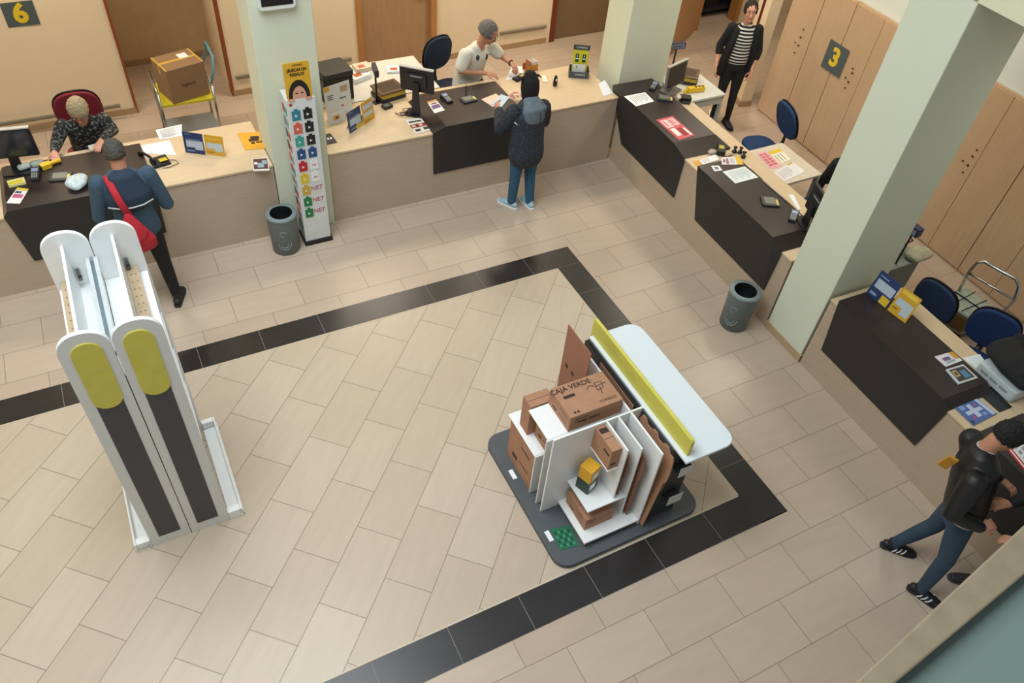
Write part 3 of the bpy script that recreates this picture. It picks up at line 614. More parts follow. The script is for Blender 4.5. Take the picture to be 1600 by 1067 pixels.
def shoe(root, ankle, d, m, sole=C('#d9dadb', .6), name='shoe', k=1.0, stripes=None, floor=True):
    a = V(ankle); d = V((d[0], d[1], 0)).normalized(); t = V((-d.y, d.x, 0)); 
    z0 = 0 if floor else a.z - .09
    P = lambda f, s_, z: V((a.x, a.y, 0)) + d*f*k + t*s_*k + V((0, 0, z0 + z*k))
    mb = MB()
    ring_path(mb, [P(-.055, 0, .055), P(0, 0, .06), P(.06, 0, .052), P(.12, 0, .04), P(.175, 0, .034)], [(.036*k, .032*k), (.041*k, .04*k), (.044*k, .032*k), (.047*k, .024*k), (.038*k, .018*k)], 14, wide=t)
    ring_path(mb, [P(-.01, 0, .06), P(-.012, 0, .105)], [.038*k, .042*k], 14)
    sh = mb.build(name, m, root, remesh=.008, smooth=3)
    mb = MB(); out = []
    for f, s_ in ((-.09, .022), (-.07, .036), (0, .038), (.06, .043), (.12, .05), (.18, .042), (.21, .018)): out.append((f, s_))
    pts = out + [(f, -s_) for f, s_ in out[::-1]]
    Mt = Matrix((d*k, t*k, V((0, 0, 1)))).transposed().to_4x4(); Mt.translation = V((a.x, a.y, z0))
    mb.prism(pts, 0.0, .024*k, M=Mt); mb.build('sole', sole, sh, bevel=.004)
    if stripes:
        for i in range(3):
            for s_ in (-1, 1):
                mb = MB(); f = .02+.035*i
                mb.tube([P(f-.02, s_*.05, .028), P(f+.0, s_*.046, .05), P(f+.012, s_*.028, .073)], .006*k, 6); mb.build('stripe', stripes, sh)
    return sh
def limb(mb, pts, rad, n=14): ring_path(mb, pts, rad, n)
def person_root(label, loc, yaw, group=None): return thing('person', label, 'person', loc, yaw, group)

CL = dict(remesh=.013, smooth=4)

# --- standing woman with a striped shirt, by the cupboards (faces the camera side)
def standing_woman():
    t = person_root('woman standing in a striped shirt and open black cardigan beside the cupboards', (3.53, 1.69, 0), math.radians(152))
    k = 1.03
    hc = V((.02, .05, 1.60))*k; Mx = face_frame((.12, .95, -.02), (.06, 0, 1))
    neck = V((.01, 0, 1.42))*k; shR, shL = V((.17, -.01, 1.36))*k, V((-.17, -.01, 1.36))*k
    elR, wrR = V((.27, -.02, 1.10))*k, V((.28, .10, .88))*k
    elL, wrL = V((-.25, .02, 1.08))*k, V((-.20, .13, .86))*k
    b = MB(); head_shape(b, hc, Mx, k)
    limb(b, [hc + Mx @ V((0, -.015, -.05)), neck - V((0, 0, .03))], [.052, .056]); limb(b, [neck - V((0, 0, .11)), V((0, 0, 1.1))*k], [(.09, .06), (.1, .07)])
    for s, e, w_ in ((shR, elR, wrR), (shL, elL, wrL)): limb(b, [s, e, w_], [.04, .038, .024])
    hand(b, wrR, wrR-elR, (-1, .2, 0), 1, .35); hand(b, wrL, wrL-elL, (1, .3, 0), -1, .45)
    b.build('body', SKINP, t, remesh=.0065, smooth=2); face_bits(t, hc, Mx, k)
    hair_cap(t, hc, Mx, '#17100d', k); mb = MB(); mb.ball(hc + Mx @ V((0, -.055, .115)), (.04, .04, .035), 12); mb.build('hair_bun', C('#17100d', .75, var=.2, sc=90, bump=.4), t)
    mb = MB(); ring_path(mb, [V((0, .0, .9))*k, V((0, .015, 1.0))*k, V((0, .015, 1.12))*k, V((0, .01, 1.25))*k, V((0, 0, 1.36))*k, V((0, -.005, 1.40))*k], [(.155, .11), (.15, .11), (.14, .105), (.155, .115), (.15, .09), (.085, .07)], 20, wide=(1, 0, 0))
    m = bpy.data.materials.new('striped_cloth'); m.use_nodes = True; nt = m.node_tree; bs = nt.nodes['Principled BSDF']; bs.inputs['Roughness'].default_value = .85
    tc = nt.nodes.new('ShaderNodeTexCoord'); wv = nt.nodes.new('ShaderNodeTexWave'); wv.bands_direction = 'Z'; wv.inputs['Scale'].default_value = 7.2; wv.inputs['Distortion'].default_value = .4
    cr = nt.nodes.new('ShaderNodeValToRGB'); cr.color_ramp.interpolation = 'CONSTANT'; cr.color_ramp.elements[0].color = lin('#141418'); cr.color_ramp.elements[1].color = lin('#d9d8d2'); cr.color_ramp.elements[1].position = .56
    nt.links.new(tc.outputs['Object'], wv.inputs[0]); nt.links.new(wv.outputs['Fac'], cr.inputs[0]); nt.links.new(cr.outputs[0], bs.inputs['Base Color'])
    mb.build('striped_shirt', m, t, **CL)
    mb = MB()                                                               # open cardigan: back, two fronts, sleeves
    ring_path(mb, [V((0, -.075, .80))*k, V((0, -.07, 1.1))*k, V((0, -.055, 1.36))*k], [(.20, .055), (.175, .06), (.14, .05)], 18, wide=(1, 0, 0))
    for s in (-1, 1):
        ring_path(mb, [V((s*.20, .02, .76))*k, V((s*.175, .03, .95))*k, V((s*.15, .045, 1.15))*k, V((s*.115, .04, 1.35))*k], [(.06, .085), (.05, .09), (.045, .09), (.04, .06)], 14, wide=(1, 0, 0))
    for s, e, w_ in ((shR, elR, wrR), (shL, elL, wrL)): limb(mb, [s, s.lerp(e, .5), e, e.lerp(w_, .35)], [.068, .058, .053, .047])
    mb.build('cardigan', C('#101114', .9, var=.1, sc=40), t, **CL)
    mb = MB(); hipR, hipL = V((.085, 0, .86))*k, V((-.085, 0, .86))*k
    kR, aR = V((.09, .04, .48))*k, V((.10, -.02, .09)); kL, aL = V((-.08, .05, .48))*k, V((-.10, .05, .09))
    ring_path(mb, [V((0, 0, .98))*k, V((0, 0, .86))*k], [(.14, .105), (.165, .12)], 18, wide=(1, 0, 0))
    for h, kk, a in ((hipR, kR, aR), (hipL, kL, aL)): limb(mb, [h, h.lerp(kk, .5), kk, kk.lerp(a, .4), a], [.092, .08, .06, .055, .042])
    mb.build('trousers', C('#131317', .85, var=.1, sc=40), t, **CL)
    for a, dd in ((aR, (.15, 1)), (aL, (-.25, 1))): shoe(t, a, dd, C('#17202c', .6), C('#1a2029', .6))
standing_woman()

# --- woman clerk seated behind the left desk
def seated(label, loc, yaw, k, top, topname, skin, hairc, hands, lean=.12, head_f=(0, .85, -.5), sleeves='long', glasses='#7a2a22', brow='#6b5d50', headoff=(0, .12, 0), hairkw={}, lift=0):
    t = person_root(label, loc, yaw)
    pel = V((0, 0, .56 + lift)); neck = V((0, lean + .03, 1.10 + lift)); hc = neck + V(headoff) + V((0, .03, .13)); Mx = face_frame(head_f, (0, .3, 1))
    b = MB(); head_shape(b, hc, Mx, k); limb(b, [hc + Mx @ V((0, -.02, -.055)), neck - V((0, .01, .04))], [.058, .062]); limb(b, [neck - V((0, .02, .07)), V((0, lean*.4, .8+lift))], [(.12, .065), (.11, .075)])
    sh = [V((s*.185*k, lean, 1.035+lift)) for s in (1, -1)]
    for s, S_, (E, Wr, hd, hn, cu) in zip((1, -1), sh, hands):
        E, Wr = V(E), V(Wr); limb(b, [S_, E, Wr], [.043, .041, .027]); hand(b, Wr, hd, hn, s, cu)
    b.build('body', skin, t, remesh=.0065, smooth=2); face_bits(t, hc, Mx, k, brow, glasses=glasses)
    hair_cap(t, hc, Mx, hairc, k, **hairkw)
    mb = MB(); ring_path(mb, [pel + V((0, 0, -.05)), pel + V((0, .01, .12)), V((0, lean*.5, .86+lift)), V((0, lean*.85, 1.0+lift)), V((0, lean, 1.07+lift))], [(.2*k, .15*k), (.185*k, .145*k), (.18*k, .13*k), (.185*k, .11*k), (.1*k, .075*k)], 20, wide=(1, 0, 0))
    for S_, (E, Wr, hd, hn, cu) in zip(sh, hands):
        E, Wr = V(E), V(Wr)
        if sleeves == 'long': limb(mb, [S_, S_.lerp(E, .5), E, E.lerp(Wr, .6), E.lerp(Wr, .93)], [.075*k, .065*k, .057*k, .046*k, .036*k])
        else: limb(mb, [S_, S_.lerp(E, .4), S_.lerp(E, .72)], [.078*k, .073*k, .07*k])
    mb.build(topname, top, t, **CL)
    mb = MB(); ring_path(mb, [pel + V((0, 0, .05)), pel + V((0, .02, -.03))], [(.185*k, .14*k), (.19*k, .15*k)], 18, wide=(1, 0, 0))
    for s in (-1, 1): limb(mb, [pel + V((s*.09, .02, 0)), V((s*.12, .40, .57)), V((s*.12, .40, .34)), V((s*.12, .38, .12))], [.09, .072, .058, .045])
    mb.build('trousers', C('#191b22', .85), t, **CL)
    for s in (-1, 1): shoe(t, (s*.12, .38, .09), (0, 1), C('#1a1a1c', .5), C('#1a1a1c', .5))
    return t, hc, Mx
fl = motif('dark_motif_cloth', '#17181a', '#6f7272', 38, .52, .60)
t, hc, Mx = seated('seated woman clerk with short grey hair and a dark patterned top behind the left desk', (-4.60, 2.74, 0), PI, 1.05, fl, 'patterned_top', SKINP, '#a89878',
    (((.30, .28, .98), (.33, .53, 1.03), (0, 1, -.1), (0, 0, -1), .35), ((-.26, .22, .99), (-.12, .46, 1.03), (.5, 1, -.05), (0, 0, -1), .3)), lean=.16, lift=.06, head_f=(.15, .8, -.55), headoff=(0, .05, 0), hairkw=dict(r=(.096, .115, .12), cut=-.07))
# --- man clerk seated in white polo
t, hc, Mx = seated('seated man clerk with grey hair and a white polo shirt reaching over the desk', (-.06, 2.74, 0), math.radians(200), 1.15, C('#d9d8cf', .85, var=.05, sc=12, bump=.15), 'polo_shirt', SKIN, '#6d6b66',
    (((.31, .16, 1.02), (.10, .42, 1.03), (-.55, .7, -.05), (0, 0, -1), .4), ((-.34, .26, 1.06), (-.33, .46, 1.04), (.3, .8, -.1), (.3, 0, -1), .8)), lean=.16, lift=.17, sleeves='short', glasses='#3b3733', brow='#4a443c', head_f=(-.35, .8, -.55), headoff=(-.05, .06, .06), hairkw=dict(cut=-.05))
mb = MB(); mb.tube([V((-.331, .44, 1.042)) + V((.034*math.cos(a), 0, .034*math.sin(a))) for a in [2*PI*i/16 for i in range(16)]], .007, 8, closed=True); mb.build('wristwatch', BLACK, t)
for x_, z_, r_, h_ in ((-.085, 1.12, .03, .045), (.07, 1.15, .034, .042)):
    mb = MB(); mb.ball((x_, .222 + .0*x_, z_), (r_, .034, h_), 12); mb.build('printed_motif', C('#3a3d40', .8, var=.5, sc=60), t)
# --- standing customers seen from behind
def standing(label, loc, yaw, k, J, mats, hairf=None, face=True, hairc='#1b1614', brow='#1b1614', extra=None, shoes=None, glasses=None, jacket_hem=.86, torso=None, legs_r=(.095, .082, .066, .06, .048), top='jacket', skin=SKIN, sleeve_r=(.078, .07, .06, .052, .042)):
    t = person_root(label, loc, yaw); g = {a: V(b)*k for a, b in J.items() if not a.endswith('_d') and not a.endswith('_n')}
    Mx = face_frame(J['face_d'], J.get('up_d', (0, 0, 1)))
    b = MB(); head_shape(b, g['head'], Mx, k); limb(b, [g['head'] + Mx @ V((0, -.02, -.055)), g['neck'] - V((0, 0, .03))], [.06*k, .064*k]); limb(b, [g['neck'] - V((0, 0, .07)), g['pelvis'].lerp(g['neck'], .5)], [(.12*k, .075*k), (.12*k, .08*k)])
    for s, q in ((1, 'R'), (-1, 'L')):
        S_, E, Wr = g['sh'+q], g['el'+q], g['wr'+q]; limb(b, [S_, E, Wr], [.044*k, .041*k, .028*k]); hand(b, Wr, J['hand'+q+'_d'], J['hand'+q+'_n'], s, J['curl'+q+'_d'][0], k)
    b.build('body', skin, t, remesh=.0065, smooth=2)
    if face: face_bits(t, g['head'], Mx, k, brow, glasses=glasses)
    if hairf: hair_cap(t, g['head'], Mx, hairc, k, **hairf)
    pe, ne = g['pelvis'], g['neck']; wd = (g['shR'] - g['shL']).normalized()
    tr = torso or [(-.08, .19, .13), (0.05, .185, .13), (.3, .17, .12), (.55, .185, .125), (.8, .2, .125), (.93, .15, .1)]
    mb = MB(); ring_path(mb, [pe.lerp(ne, a) for a, _, _ in tr] , [(x*k, y*k) for _, x, y in tr], 22, wide=wd)
    for q in 'RL': S_, E, Wr = g['sh'+q], g['el'+q], g['wr'+q]; limb(mb, [S_, S_.lerp(E, .5), E, E.lerp(Wr, .5), E.lerp(Wr, .93)], [r*k for r in sleeve_r])
    mb.build(top, mats[0], t, **CL)
    mb = MB(); hw = (g['hipR'] - g['hipL']).normalized(); ring_path(mb, [pe + V((0, 0, .08)), pe - V((0, 0, .06))], [(.165*k, .12*k), (.175*k, .13*k)], 18, wide=hw)
    for q in 'RL': H, K, A = g['hip'+q], g['kn'+q], g['an'+q]; limb(mb, [H, H.lerp(K, .5), K, K.lerp(A, .45), A], [r*k for r in legs_r])
    mb.build('trousers', mats[1], t, **CL)
    for q in 'RL': shoe(t, g['an'+q], J['foot'+q+'_d'], mats[2], mats[3], k=k, stripes=shoes)
    return t, g, Mx
# man with the red sling bag at the left desk (faces the counter, +y)
J = dict(head=(0, .11, 1.665), neck=(0, .03, 1.51), pelvis=(0, 0, .98), shR=(.2, .03, 1.46), shL=(-.2, .03, 1.46), elR=(.285, .02, 1.12), elL=(-.285, .02, 1.12), wrR=(.22, .28, 1.06), wrL=(-.2, .28, 1.06),
    hipR=(.09, 0, .92), hipL=(-.09, 0, .92), knR=(.11, .03, .5), knL=(-.12, .06, .5), anR=(.13, -.03, .09), anL=(-.13, .1, .09), face_d=(0, .9, -.35), up_d=(0, .3, 1),
    handR_d=(-.4, 1, -.1), handR_n=(0, 0, -1), handL_d=(.4, 1, -.1), handL_n=(0, 0, -1), curlR_d=(.4,), curlL_d=(.4,), footR_d=(.35, 1), footL_d=(-.2, 1))
t, g, Mx = standing('man seen from behind in a blue jacket with a red sling bag across his back', (-4.36, .74, 0), 0, 1.03, J,
    (C('#3a5062', .85, var=.14, sc=30, bump=.15), C('#151517', .85, var=.1, sc=30), C('#1a1a1c', .6), C('#2a2a2c', .6)), dict(r=(.085, .105, .112), off=(0, -.018, .016), cut=-.06), hairc='#4a463f')
mb = MB(); ring_path(mb, [V((0, -.02, 1.535)), V((0, -.018, 1.40)), V((0, -.012, 1.33))], [(.13, .095), (.208, .14), (.203, .142)], 22, wide=(1, 0, 0)); mb.build('shoulder_yoke', C('#26374a', .85, var=.1, sc=30), t, **CL)
mb = MB(); mb.tube([V((-.19, -.105, 1.325)), V((-.1, -.152, 1.318)), V((0, -.166, 1.316)), V((.1, -.152, 1.318)), V((.19, -.105, 1.325))], .007, 8); mb.build('reflective_strip', C('#b9c1c4', .4), t)
mb = MB(); ring_path(mb, [V((-.03, -.215, .90)), V((-.045, -.235, 1.00)), V((-.05, -.215, 1.15)), V((-.055, -.19, 1.28))], [(.15, .045), (.165, .06), (.095, .045), (.03, .02)], 18, wide=(1, 0, .1))
bag = mb.build('red_bag', C('#b3202f', .75, var=.15, sc=14, bump=.4), None, remesh=.012, smooth=4, loc=t.location); tag(bag, 'red sling bag hanging on the back of the man at the left desk', 'bag')
mb = MB(); mb.tube([V((-.045, -.195, 1.26)), V((-.08, -.175, 1.40)), V((-.11, -.10, 1.535)), V((-.13, .02, 1.56)), V((-.12, .12, 1.48)), V((-.05, .17, 1.3))], [(.032, .01)]*6, 8, wide=(1, 0, .3)); mb.build('strap', C('#b3202f', .75), bag)
mb = MB(); mb.tube([V((-.13, -.265, .98)), V((-.06, -.30, 1.03)), V((.03, -.30, 1.08)), V((.06, -.265, 1.14))], .008, 8); mb.build('strap', C('#8c1824', .75), bag)
# customer in the padded coat, handing things over the desk
J = dict(head=(.01, .10, 1.57), neck=(0, .03, 1.38), pelvis=(0, 0, .86), shR=(.18, .02, 1.31), shL=(-.18, .04, 1.31), elR=(.27, .10, 1.07), elL=(-.30, .12, 1.06), wrR=(.12, .34, 1.10), wrL=(-.20, .36, 1.16),
    hipR=(.09, 0, .82), hipL=(-.09, 0, .82), knR=(.10, .02, .46), knL=(-.10, .02, .46), anR=(.10, -.04, .09), anL=(-.11, .03, .09), face_d=(-.1, .9, -.4), up_d=(0, .4, 1),
    handR_d=(-.5, .9, .1), handR_n=(-.4, 0, -1), handL_d=(.1, .8, .3), handL_n=(.8, 0, -.5), curlR_d=(.7,), curlL_d=(.7,), footR_d=(-.05, 1), footL_d=(-.5, 1))
# (seen from behind; the shoe toes point to the counter)
coat = motif('padded_cloth', '#1d232c', '#5a6674', 60, .50, .80, .5, (1, 1, 2.2))  # pale speckles in the colour stand for highlights on the padding
t, g, Mx = standing('customer in a black hat, dark padded coat and blue jeans at the middle desk', (-.16, .90, 0), 0, 1.0, J, (coat, C('#2c5570', .85, var=.15, sc=20), C('#9fc0cc', .6), C('#e3e6e8', .5)), None,
    torso=[(-.24, .215, .165), (-.1, .215, .17), (.1, .205, .16), (.45, .20, .15), (.75, .205, .14), (.93, .14, .11)], legs_r=(.095, .085, .068, .062, .055), top='padded_coat', sleeve_r=(.09, .085, .075, .066, .055), skin=SKINP)
mb = MB(); ring_path(mb, [V((.0, -.0, 1.43)), V((.02, -.065, 1.35)), V((.02, -.075, 1.24))], [(.10, .075), (.15, .09), (.13, .07)], 18, wide=(1, 0, 0)); mb.build('grey_hood', C('#66747f', .7, var=.12, sc=20, bump=.2), t, **CL)
for x in (.05, .105):
    mb = MB(); mb.tube([V((x-.01, -.08, 1.43)), V((x, -.157, 1.33)), V((x+.005, -.155, 1.22))], .0035, 6); mb.build('hood_seam', C('#1b222b', .7), t)
mb = MB(); Mh = Matrix.Identity(3); c = V((.01, .085, 1.59))
ring_path(mb, [c + V((0, -.03, -.14)), c + V((0, -.02, -.05)), c + V((0, -.01, .04)), c + V((0, 0, .085))], [(.095, .09), (.105, .11), (.098, .108), (.07, .085)], 18, wide=(1, 0, 0))
mb.build('hat', C('#0f1012', .85, var=.1, sc=30), t, remesh=.01, smooth=3)
for s in (-1, 1):
    mb = MB(); mb.tube([c + V((s*.07, .01, .07)), c + V((s*.12, .03, .06)), c + V((s*.16, .03, .025))], [(.035, .012), (.03, .01), (.01, .006)], 8, wide=(0, 1, 0)); mb.build('hat_flap', C('#0f1012', .85), t)
mb = MB(); mb.tube([V((-.20, -.10, 1.22)), V((-.235, -.09, 1.255))], .006, 6); mb.build('reflective_strip', C('#d7dde0', .4), t)
# man in black jacket, striding along the right counter (seen from above and behind)
man6 = dict(loc=(.58, -4.77, 0), yaw=math.radians(-135))
J = dict(head=(-.12, -.05, 1.655), neck=(-.11, -.12, 1.46), pelvis=(0, .0, .93), shR=(.12, -.15, 1.38), shL=(-.29, -.13, 1.37), elR=(.24, -.19, 1.12), elL=(-.37, -.02, 1.12), wrR=(.20, .06, 1.02), wrL=(-.28, .22, 1.06),
    hipR=(.09, 0, .88), hipL=(-.09, 0, .88), knR=(.17, .06, .49), knL=(-.13, -.01, .49), anR=(.21, .055, .09), anL=(-.15, -.15, .09), face_d=(-.1, .9, -.35), up_d=(0, .3, 1),
    handR_d=(-.5, .7, .1), handR_n=(-.5, .0, -1), handL_d=(.5, .8, 0), handL_n=(0, -.3, -.9), curlR_d=(.7,), curlL_d=(.5,), footR_d=(.4, 1), footL_d=(0, 1))
t, g, Mx = standing('man in a black jacket and blue jeans walking past the right-hand counter', man6['loc'], man6['yaw'], 1.0, J,
    (C('#121214', .5, var=.3, sc=10, bump=.2), C('#2b4152', .85, var=.2, sc=14), C('#15171b', .5), C('#23272c', .6)), dict(r=(.09, .112, .11), off=(0, -.012, .036), cut=-.055), hairc='#0d0c0c', shoes=C('#d7d9da', .5), torso=[(.02, .185, .145), (.15, .19, .15), (.35, .19, .15), (.55, .205, .155), (.8, .215, .145), (.93, .16, .11)], sleeve_r=(.09, .08, .07, .06, .048))
mb = MB(); ring_path(mb, [V((0, 0, .955)), V((0, 0, .925))], [(.178, .135), (.18, .137)], 20, wide=(1, 0, 0)); mb.build('shirt_hem', C('#c3ccd2', .8, var=.1, sc=20), t, **CL)
mb = MB(); ring_path(mb, [V((-.11, -.12, 1.46)), V((-.113, -.105, 1.49))], [(.085, .07), (.078, .066)], 16, wide=(1, 0, 0)); mb.build('shirt_collar', C('#aeb4b8', .8), t, remesh=.009, smooth=3)
fp_ = atx(1481, 722, .40)
mb = MB(); mb.box(-.035, -.01, -.08, .035, .01, .08); fo = mb.build('yellow_folder', C('#c08b28', .6), None, bevel=.004, loc=fp_); fo.rotation_euler = (.2, .15, math.radians(-60)); tag(fo, 'yellow folder tucked behind the back of the man in black', 'folder')
# the last person, half cut by the picture edge
J2 = dict(J); 
J2 = dict(head=(0, .12, 1.66), neck=(0, .05, 1.46), pelvis=(0, 0, .93), shR=(.2, .03, 1.39), shL=(-.2, .03, 1.39), elR=(.29, .1, 1.12), elL=(-.29, .1, 1.12), wrR=(.18, .3, 1.06), wrL=(-.18, .3, 1.06),
    hipR=(.09, 0, .88), hipL=(-.09, 0, .88), knR=(.1, .05, .48), knL=(-.1, .0, .48), anR=(.12, .08, .09), anL=(-.12, -.14, .09), face_d=(0, .95, -.2), up_d=(0, .2, 1),
    handR_d=(-.3, 1, 0), handR_n=(0, 0, -1), handL_d=(.3, 1, 0), handL_n=(0, 0, -1), curlR_d=(.5,), curlL_d=(.5,), footR_d=(0, 1), footL_d=(0, 1))
standing('person in dark clothes mostly hidden behind the man in the black jacket', (.97, -5.23, 0), math.radians(52), .98, J2, (C('#141417', .8, var=.1, sc=20), C('#1d1d22', .85, var=.15, sc=20), C('#2a2a30', .6), C('#3c3c42', .6)), dict(), hairc='#15110f')

# ================================================================== FURNITURE AND OBJECTS
def rz_of(p, q): return math.atan2(q.y-p.y, q.x-p.x)
def office_chair(label, loc, yaw, m=BLUEF, arms=False, seat_z=.52, back_z=.78, tilt=0, sw=.24):
    """yaw: the way the sitter faces is local +y"""
    t = thing('office_chair', label, 'chair', loc, yaw, 'office chairs of the clerks')
    o = []
    for k in range(28):
        a = 2*PI*k/28; c, s_ = math.cos(a), math.sin(a); o.append((sw*abs(c)**.75*(1 if c > 0 else -1), .225*abs(s_)**.75*(1 if s_ > 0 else -1)))
    mb = MB(); mb.prism(o, seat_z-.06, seat_z); mb.build('seat', m, t, bevel=.025, seg=4)
    mb = MB(); mb.prism([(x*.93, y*.93) for x, y in o], seat_z-.085, seat_z-.062); mb.build('seat_pan', BLACK, t)
    ob = [(x*.93, z*1.05) for x, z in [(p[0], p[1]) for p in o]]
    Mb = Matrix.Translation((0, -.24, back_z)) @ Matrix.Rotation(-.16 + tilt, 4, 'X')
    mb = MB(); mb.prism(ob, -.02, .025, ax='y', M=Mb); mb.build('backrest', m, t, bevel=.02, seg=3)
    mb = MB(); mb.prism([(x*1.04, z*1.04) for x, z in ob], -.04, -.021, ax='y', M=Mb); mb.build('back_shell', BLACK, t, bevel=.008)
    mb = MB(); mb.tube([(0, -.1, seat_z-.09), (0, -.27, seat_z-.07), (0, -.305, seat_z+.03), (0, -.30, back_z-.05)], [(.03, .008)]*4, 8, wide=(1, 0, 0)); mb.build('back_bar', BLACK, t)
    mb = MB(); mb.lathe([(.028, .09), (.028, .25), (.018, .255), (.018, seat_z-.086)], 14); mb.build('column', BLACK, t)
    for k in range(5):
        a = 2*PI*k/5 + .3; d = V((math.cos(a), math.sin(a), 0)); mb = MB(); mb.tube([d*.03 + V((0, 0, .11)), d*.15 + V((0, 0, .10)), d*.28 + V((0, 0, .075))], [.024, .02, .014], 8)
        lg = mb.build('leg', BLACK, t); mb = MB(); q = d*.28; n2 = V((-d.y, d.x, 0)); mb.tube([q + n2*.022 + V((0, 0, .028)), q - n2*.022 + V((0, 0, .028))], .028, 14); mb.build('caster', BLACK, lg)
    if arms:
        for s in (-1, 1): mb = MB(); mb.tube([(s*.2, .02, seat_z-.05), (s*.29, .02, seat_z-.03), (s*.29, .02, seat_z+.2)], .014, 8); mb.tube([(s*.29, -.12, seat_z+.21), (s*.29, .12, seat_z+.21)], [(.03, .014)]*2, 8, wide=(1, 0, 0)); mb.build('armrest', BLACK, t)
    return t
office_chair('burgundy office chair behind the seated woman clerk', (-4.63, 3.02, 0), PI, C('#7c1f2c', .85, var=.1, sc=50), seat_z=.50, back_z=.88, sw=.26)
office_chair('navy office chair of the seated man in white', (-.24, 2.93, 0), math.radians(195), C('#1f2c40', .9, sc=60), seat_z=.58, back_z=.94)
office_chair('empty blue office chair behind the corner desk, seen from the side', (3.05, .36, 0), math.radians(78), BLUEF, seat_z=.5, back_z=.84, tilt=-.15, sw=.25)
ch4 = office_chair('blue office chair with a black jacket over its back, left of the big pillar', (2.78, -1.04, 0), math.radians(88), BLUEF, seat_z=.55, back_z=.90)
office_chair('dark blue office chair behind the blue and yellow folders', (2.22, -2.92, 0), math.radians(95), C('#1c2f4a', .9, sc=60), seat_z=.50, back_z=.76)
office_chair('navy blue office chair next to the white printer', (2.42, -3.53, 0), math.radians(112), C('#16305c', .9, sc=60), seat_z=.55, back_z=.80)
# jacket draped over the chair back
mb = MB()
ring_path(mb, [V((-.24, -.27, .72)), V((-.20, -.28, .98)), V((-.10, -.26, 1.13)), V((.10, -.26, 1.13)), V((.20, -.28, .98)), V((.24, -.27, .70))], [(.05, .06), (.055, .07), (.05, .07), (.05, .07), (.055, .07), (.05, .06)], 14, wide=(0, 1, 0))
ring_path(mb, [V((0, -.335, .60)), V((0, -.34, .85)), V((0, -.31, 1.10))], [(.25, .03), (.24, .035), (.18, .04)], 18, wide=(1, 0, 0))
ring_path(mb, [V((.25, -.26, .95)), V((.30, -.22, .72)), V((.28, -.16, .52))], [.06, .05, .045], 12)
jk = mb.build('black_jacket', C('#151517', .9, var=.15, sc=20, bump=.3), None, remesh=.014, smooth=5, loc=ch4.location); jk.rotation_euler = ch4.rotation_euler; tag(jk, 'black jacket draped over the blue chair left of the big pillar', 'jacket')

def monitor(label, c, rz, w=.44, h=.29, stand=.20, tilt=.1, size_back='#17181b', silver=False, screen='#23282f', swivel=0):
    """local +y is the back of the screen; the base stands at c"""
    t = thing('computer_monitor', label, 'monitor', c, rz, 'computer monitors on the counters')
    M = Matrix.Rotation(swivel, 4, 'Z') @ Matrix.Translation((0, 0, stand + h/2)) @ Matrix.Rotation(tilt, 4, 'X')
    mb = MB(); mb.prism(rrect(-w/2, -h/2, w/2, h/2, .012, 3), -.02, .012, ax='y', M=M); hs = mb.build('housing', C(size_back, .45), t, bevel=.004)
    mb = MB(); mb.box(-w/2+.018, -.0225, -h/2+.02, w/2-.018, -.0202, h/2-.018, M=M); mb.build('screen', C(screen, .15), t)
    mb = MB(); mb.prism(rrect(-w*.3, -h*.32, w*.3, h*.3, .02, 3), .0125, .03, ax='y', M=M); mb.box(-.07, .031, h*.18, .07, .033, h*.24, 1, M=M); mb.build('rear_cover', [C('#1d1e21', .5), C('#8b8f92', .5)], t, bevel=.004)
    mb = MB(); mb.hexa([V(p) for p in ((-.05, .03, .012), (.05, .03, .012), (.05, .065, .012), (-.05, .065, .012))], [V(p) for p in ((-.035, .035, stand+h*.45), (.035, .035, stand+h*.45), (.035, .055, stand+h*.45), (-.035, .055, stand+h*.45))]); mb.build('neck', C(size_back, .4), t, bevel=.003)
    mb = MB(); mb.prism(rrect(-.13, -.08, .13, .11, .03, 4), 0, .012); mb.build('base', C(size_back, .4), t, bevel=.002)
    if silver: mb = MB(); mb.box(-w/2-.004, -.024, h/2-.004, w/2+.004, .014, h/2+.008, M=M); mb.build('top_bezel', C('#b9b6ae', .4), t)
    return t
def payterm(label, c, rz, col_='#23262a'):
    t = thing('payment_terminal', label, 'card reader', c, rz, 'card payment terminals')
    mb = MB(); mb.hexa([V(p) for p in ((-.04, -.09, 0), (.04, -.09, 0), (.045, .09, 0), (-.045, .09, 0))], [V(p) for p in ((-.038, -.088, .025), (.038, -.088, .025), (.043, .088, .05), (-.043, .088, .05))]); mb.build('case', C(col_, .4), t, bevel=.006)
    M = Matrix.Translation((0, 0, .0375)) @ Matrix.Rotation(.141, 4, 'X')
    mb = MB(); mb.box(-.03, .02, .0005, .03, .065, .0035, M=M); mb.build('display', C('#8fa3c4', .3), t)
    for r in range(4):
        for k in range(3): mb = MB(); mb.box(-.028+.02*k, -.07+.02*r, .0005, -.014+.02*k, -.057+.02*r, .004, M=M); mb.build('key', C('#9aa09c', .5), t)
    return t
def signpad(label, c, rz, col_='#33363a', w=.20, d=.15):
    t = thing('signature_pad', label, 'signature pad', c, rz, 'signature pads on the desks')
    mb = MB(); mb.prism(rrect(-w/2, -d/2, w/2, d/2, .02, 4), 0, .018); mb.build('case', C(col_, .45), t, bevel=.004)
    mb = MB(); mb.box(-w/2+.03, -d/2+.035, .018, w/2-.04, d/2-.02, .0195); mb.build('pad', C('#7c7c70', .4), t)
    mb = MB(); mb.box(w/2-.035, -d/2+.02, .018, w/2-.012, d/2-.05, .0197); mb.build('yellow_label', C('#d8c870', .6), t)
    return t
def at2(u, v, z): return at(u, v, z)
PB = [PAPER, INKP]
GW = [PAPER, C('#7a8088', .8, var=0)]
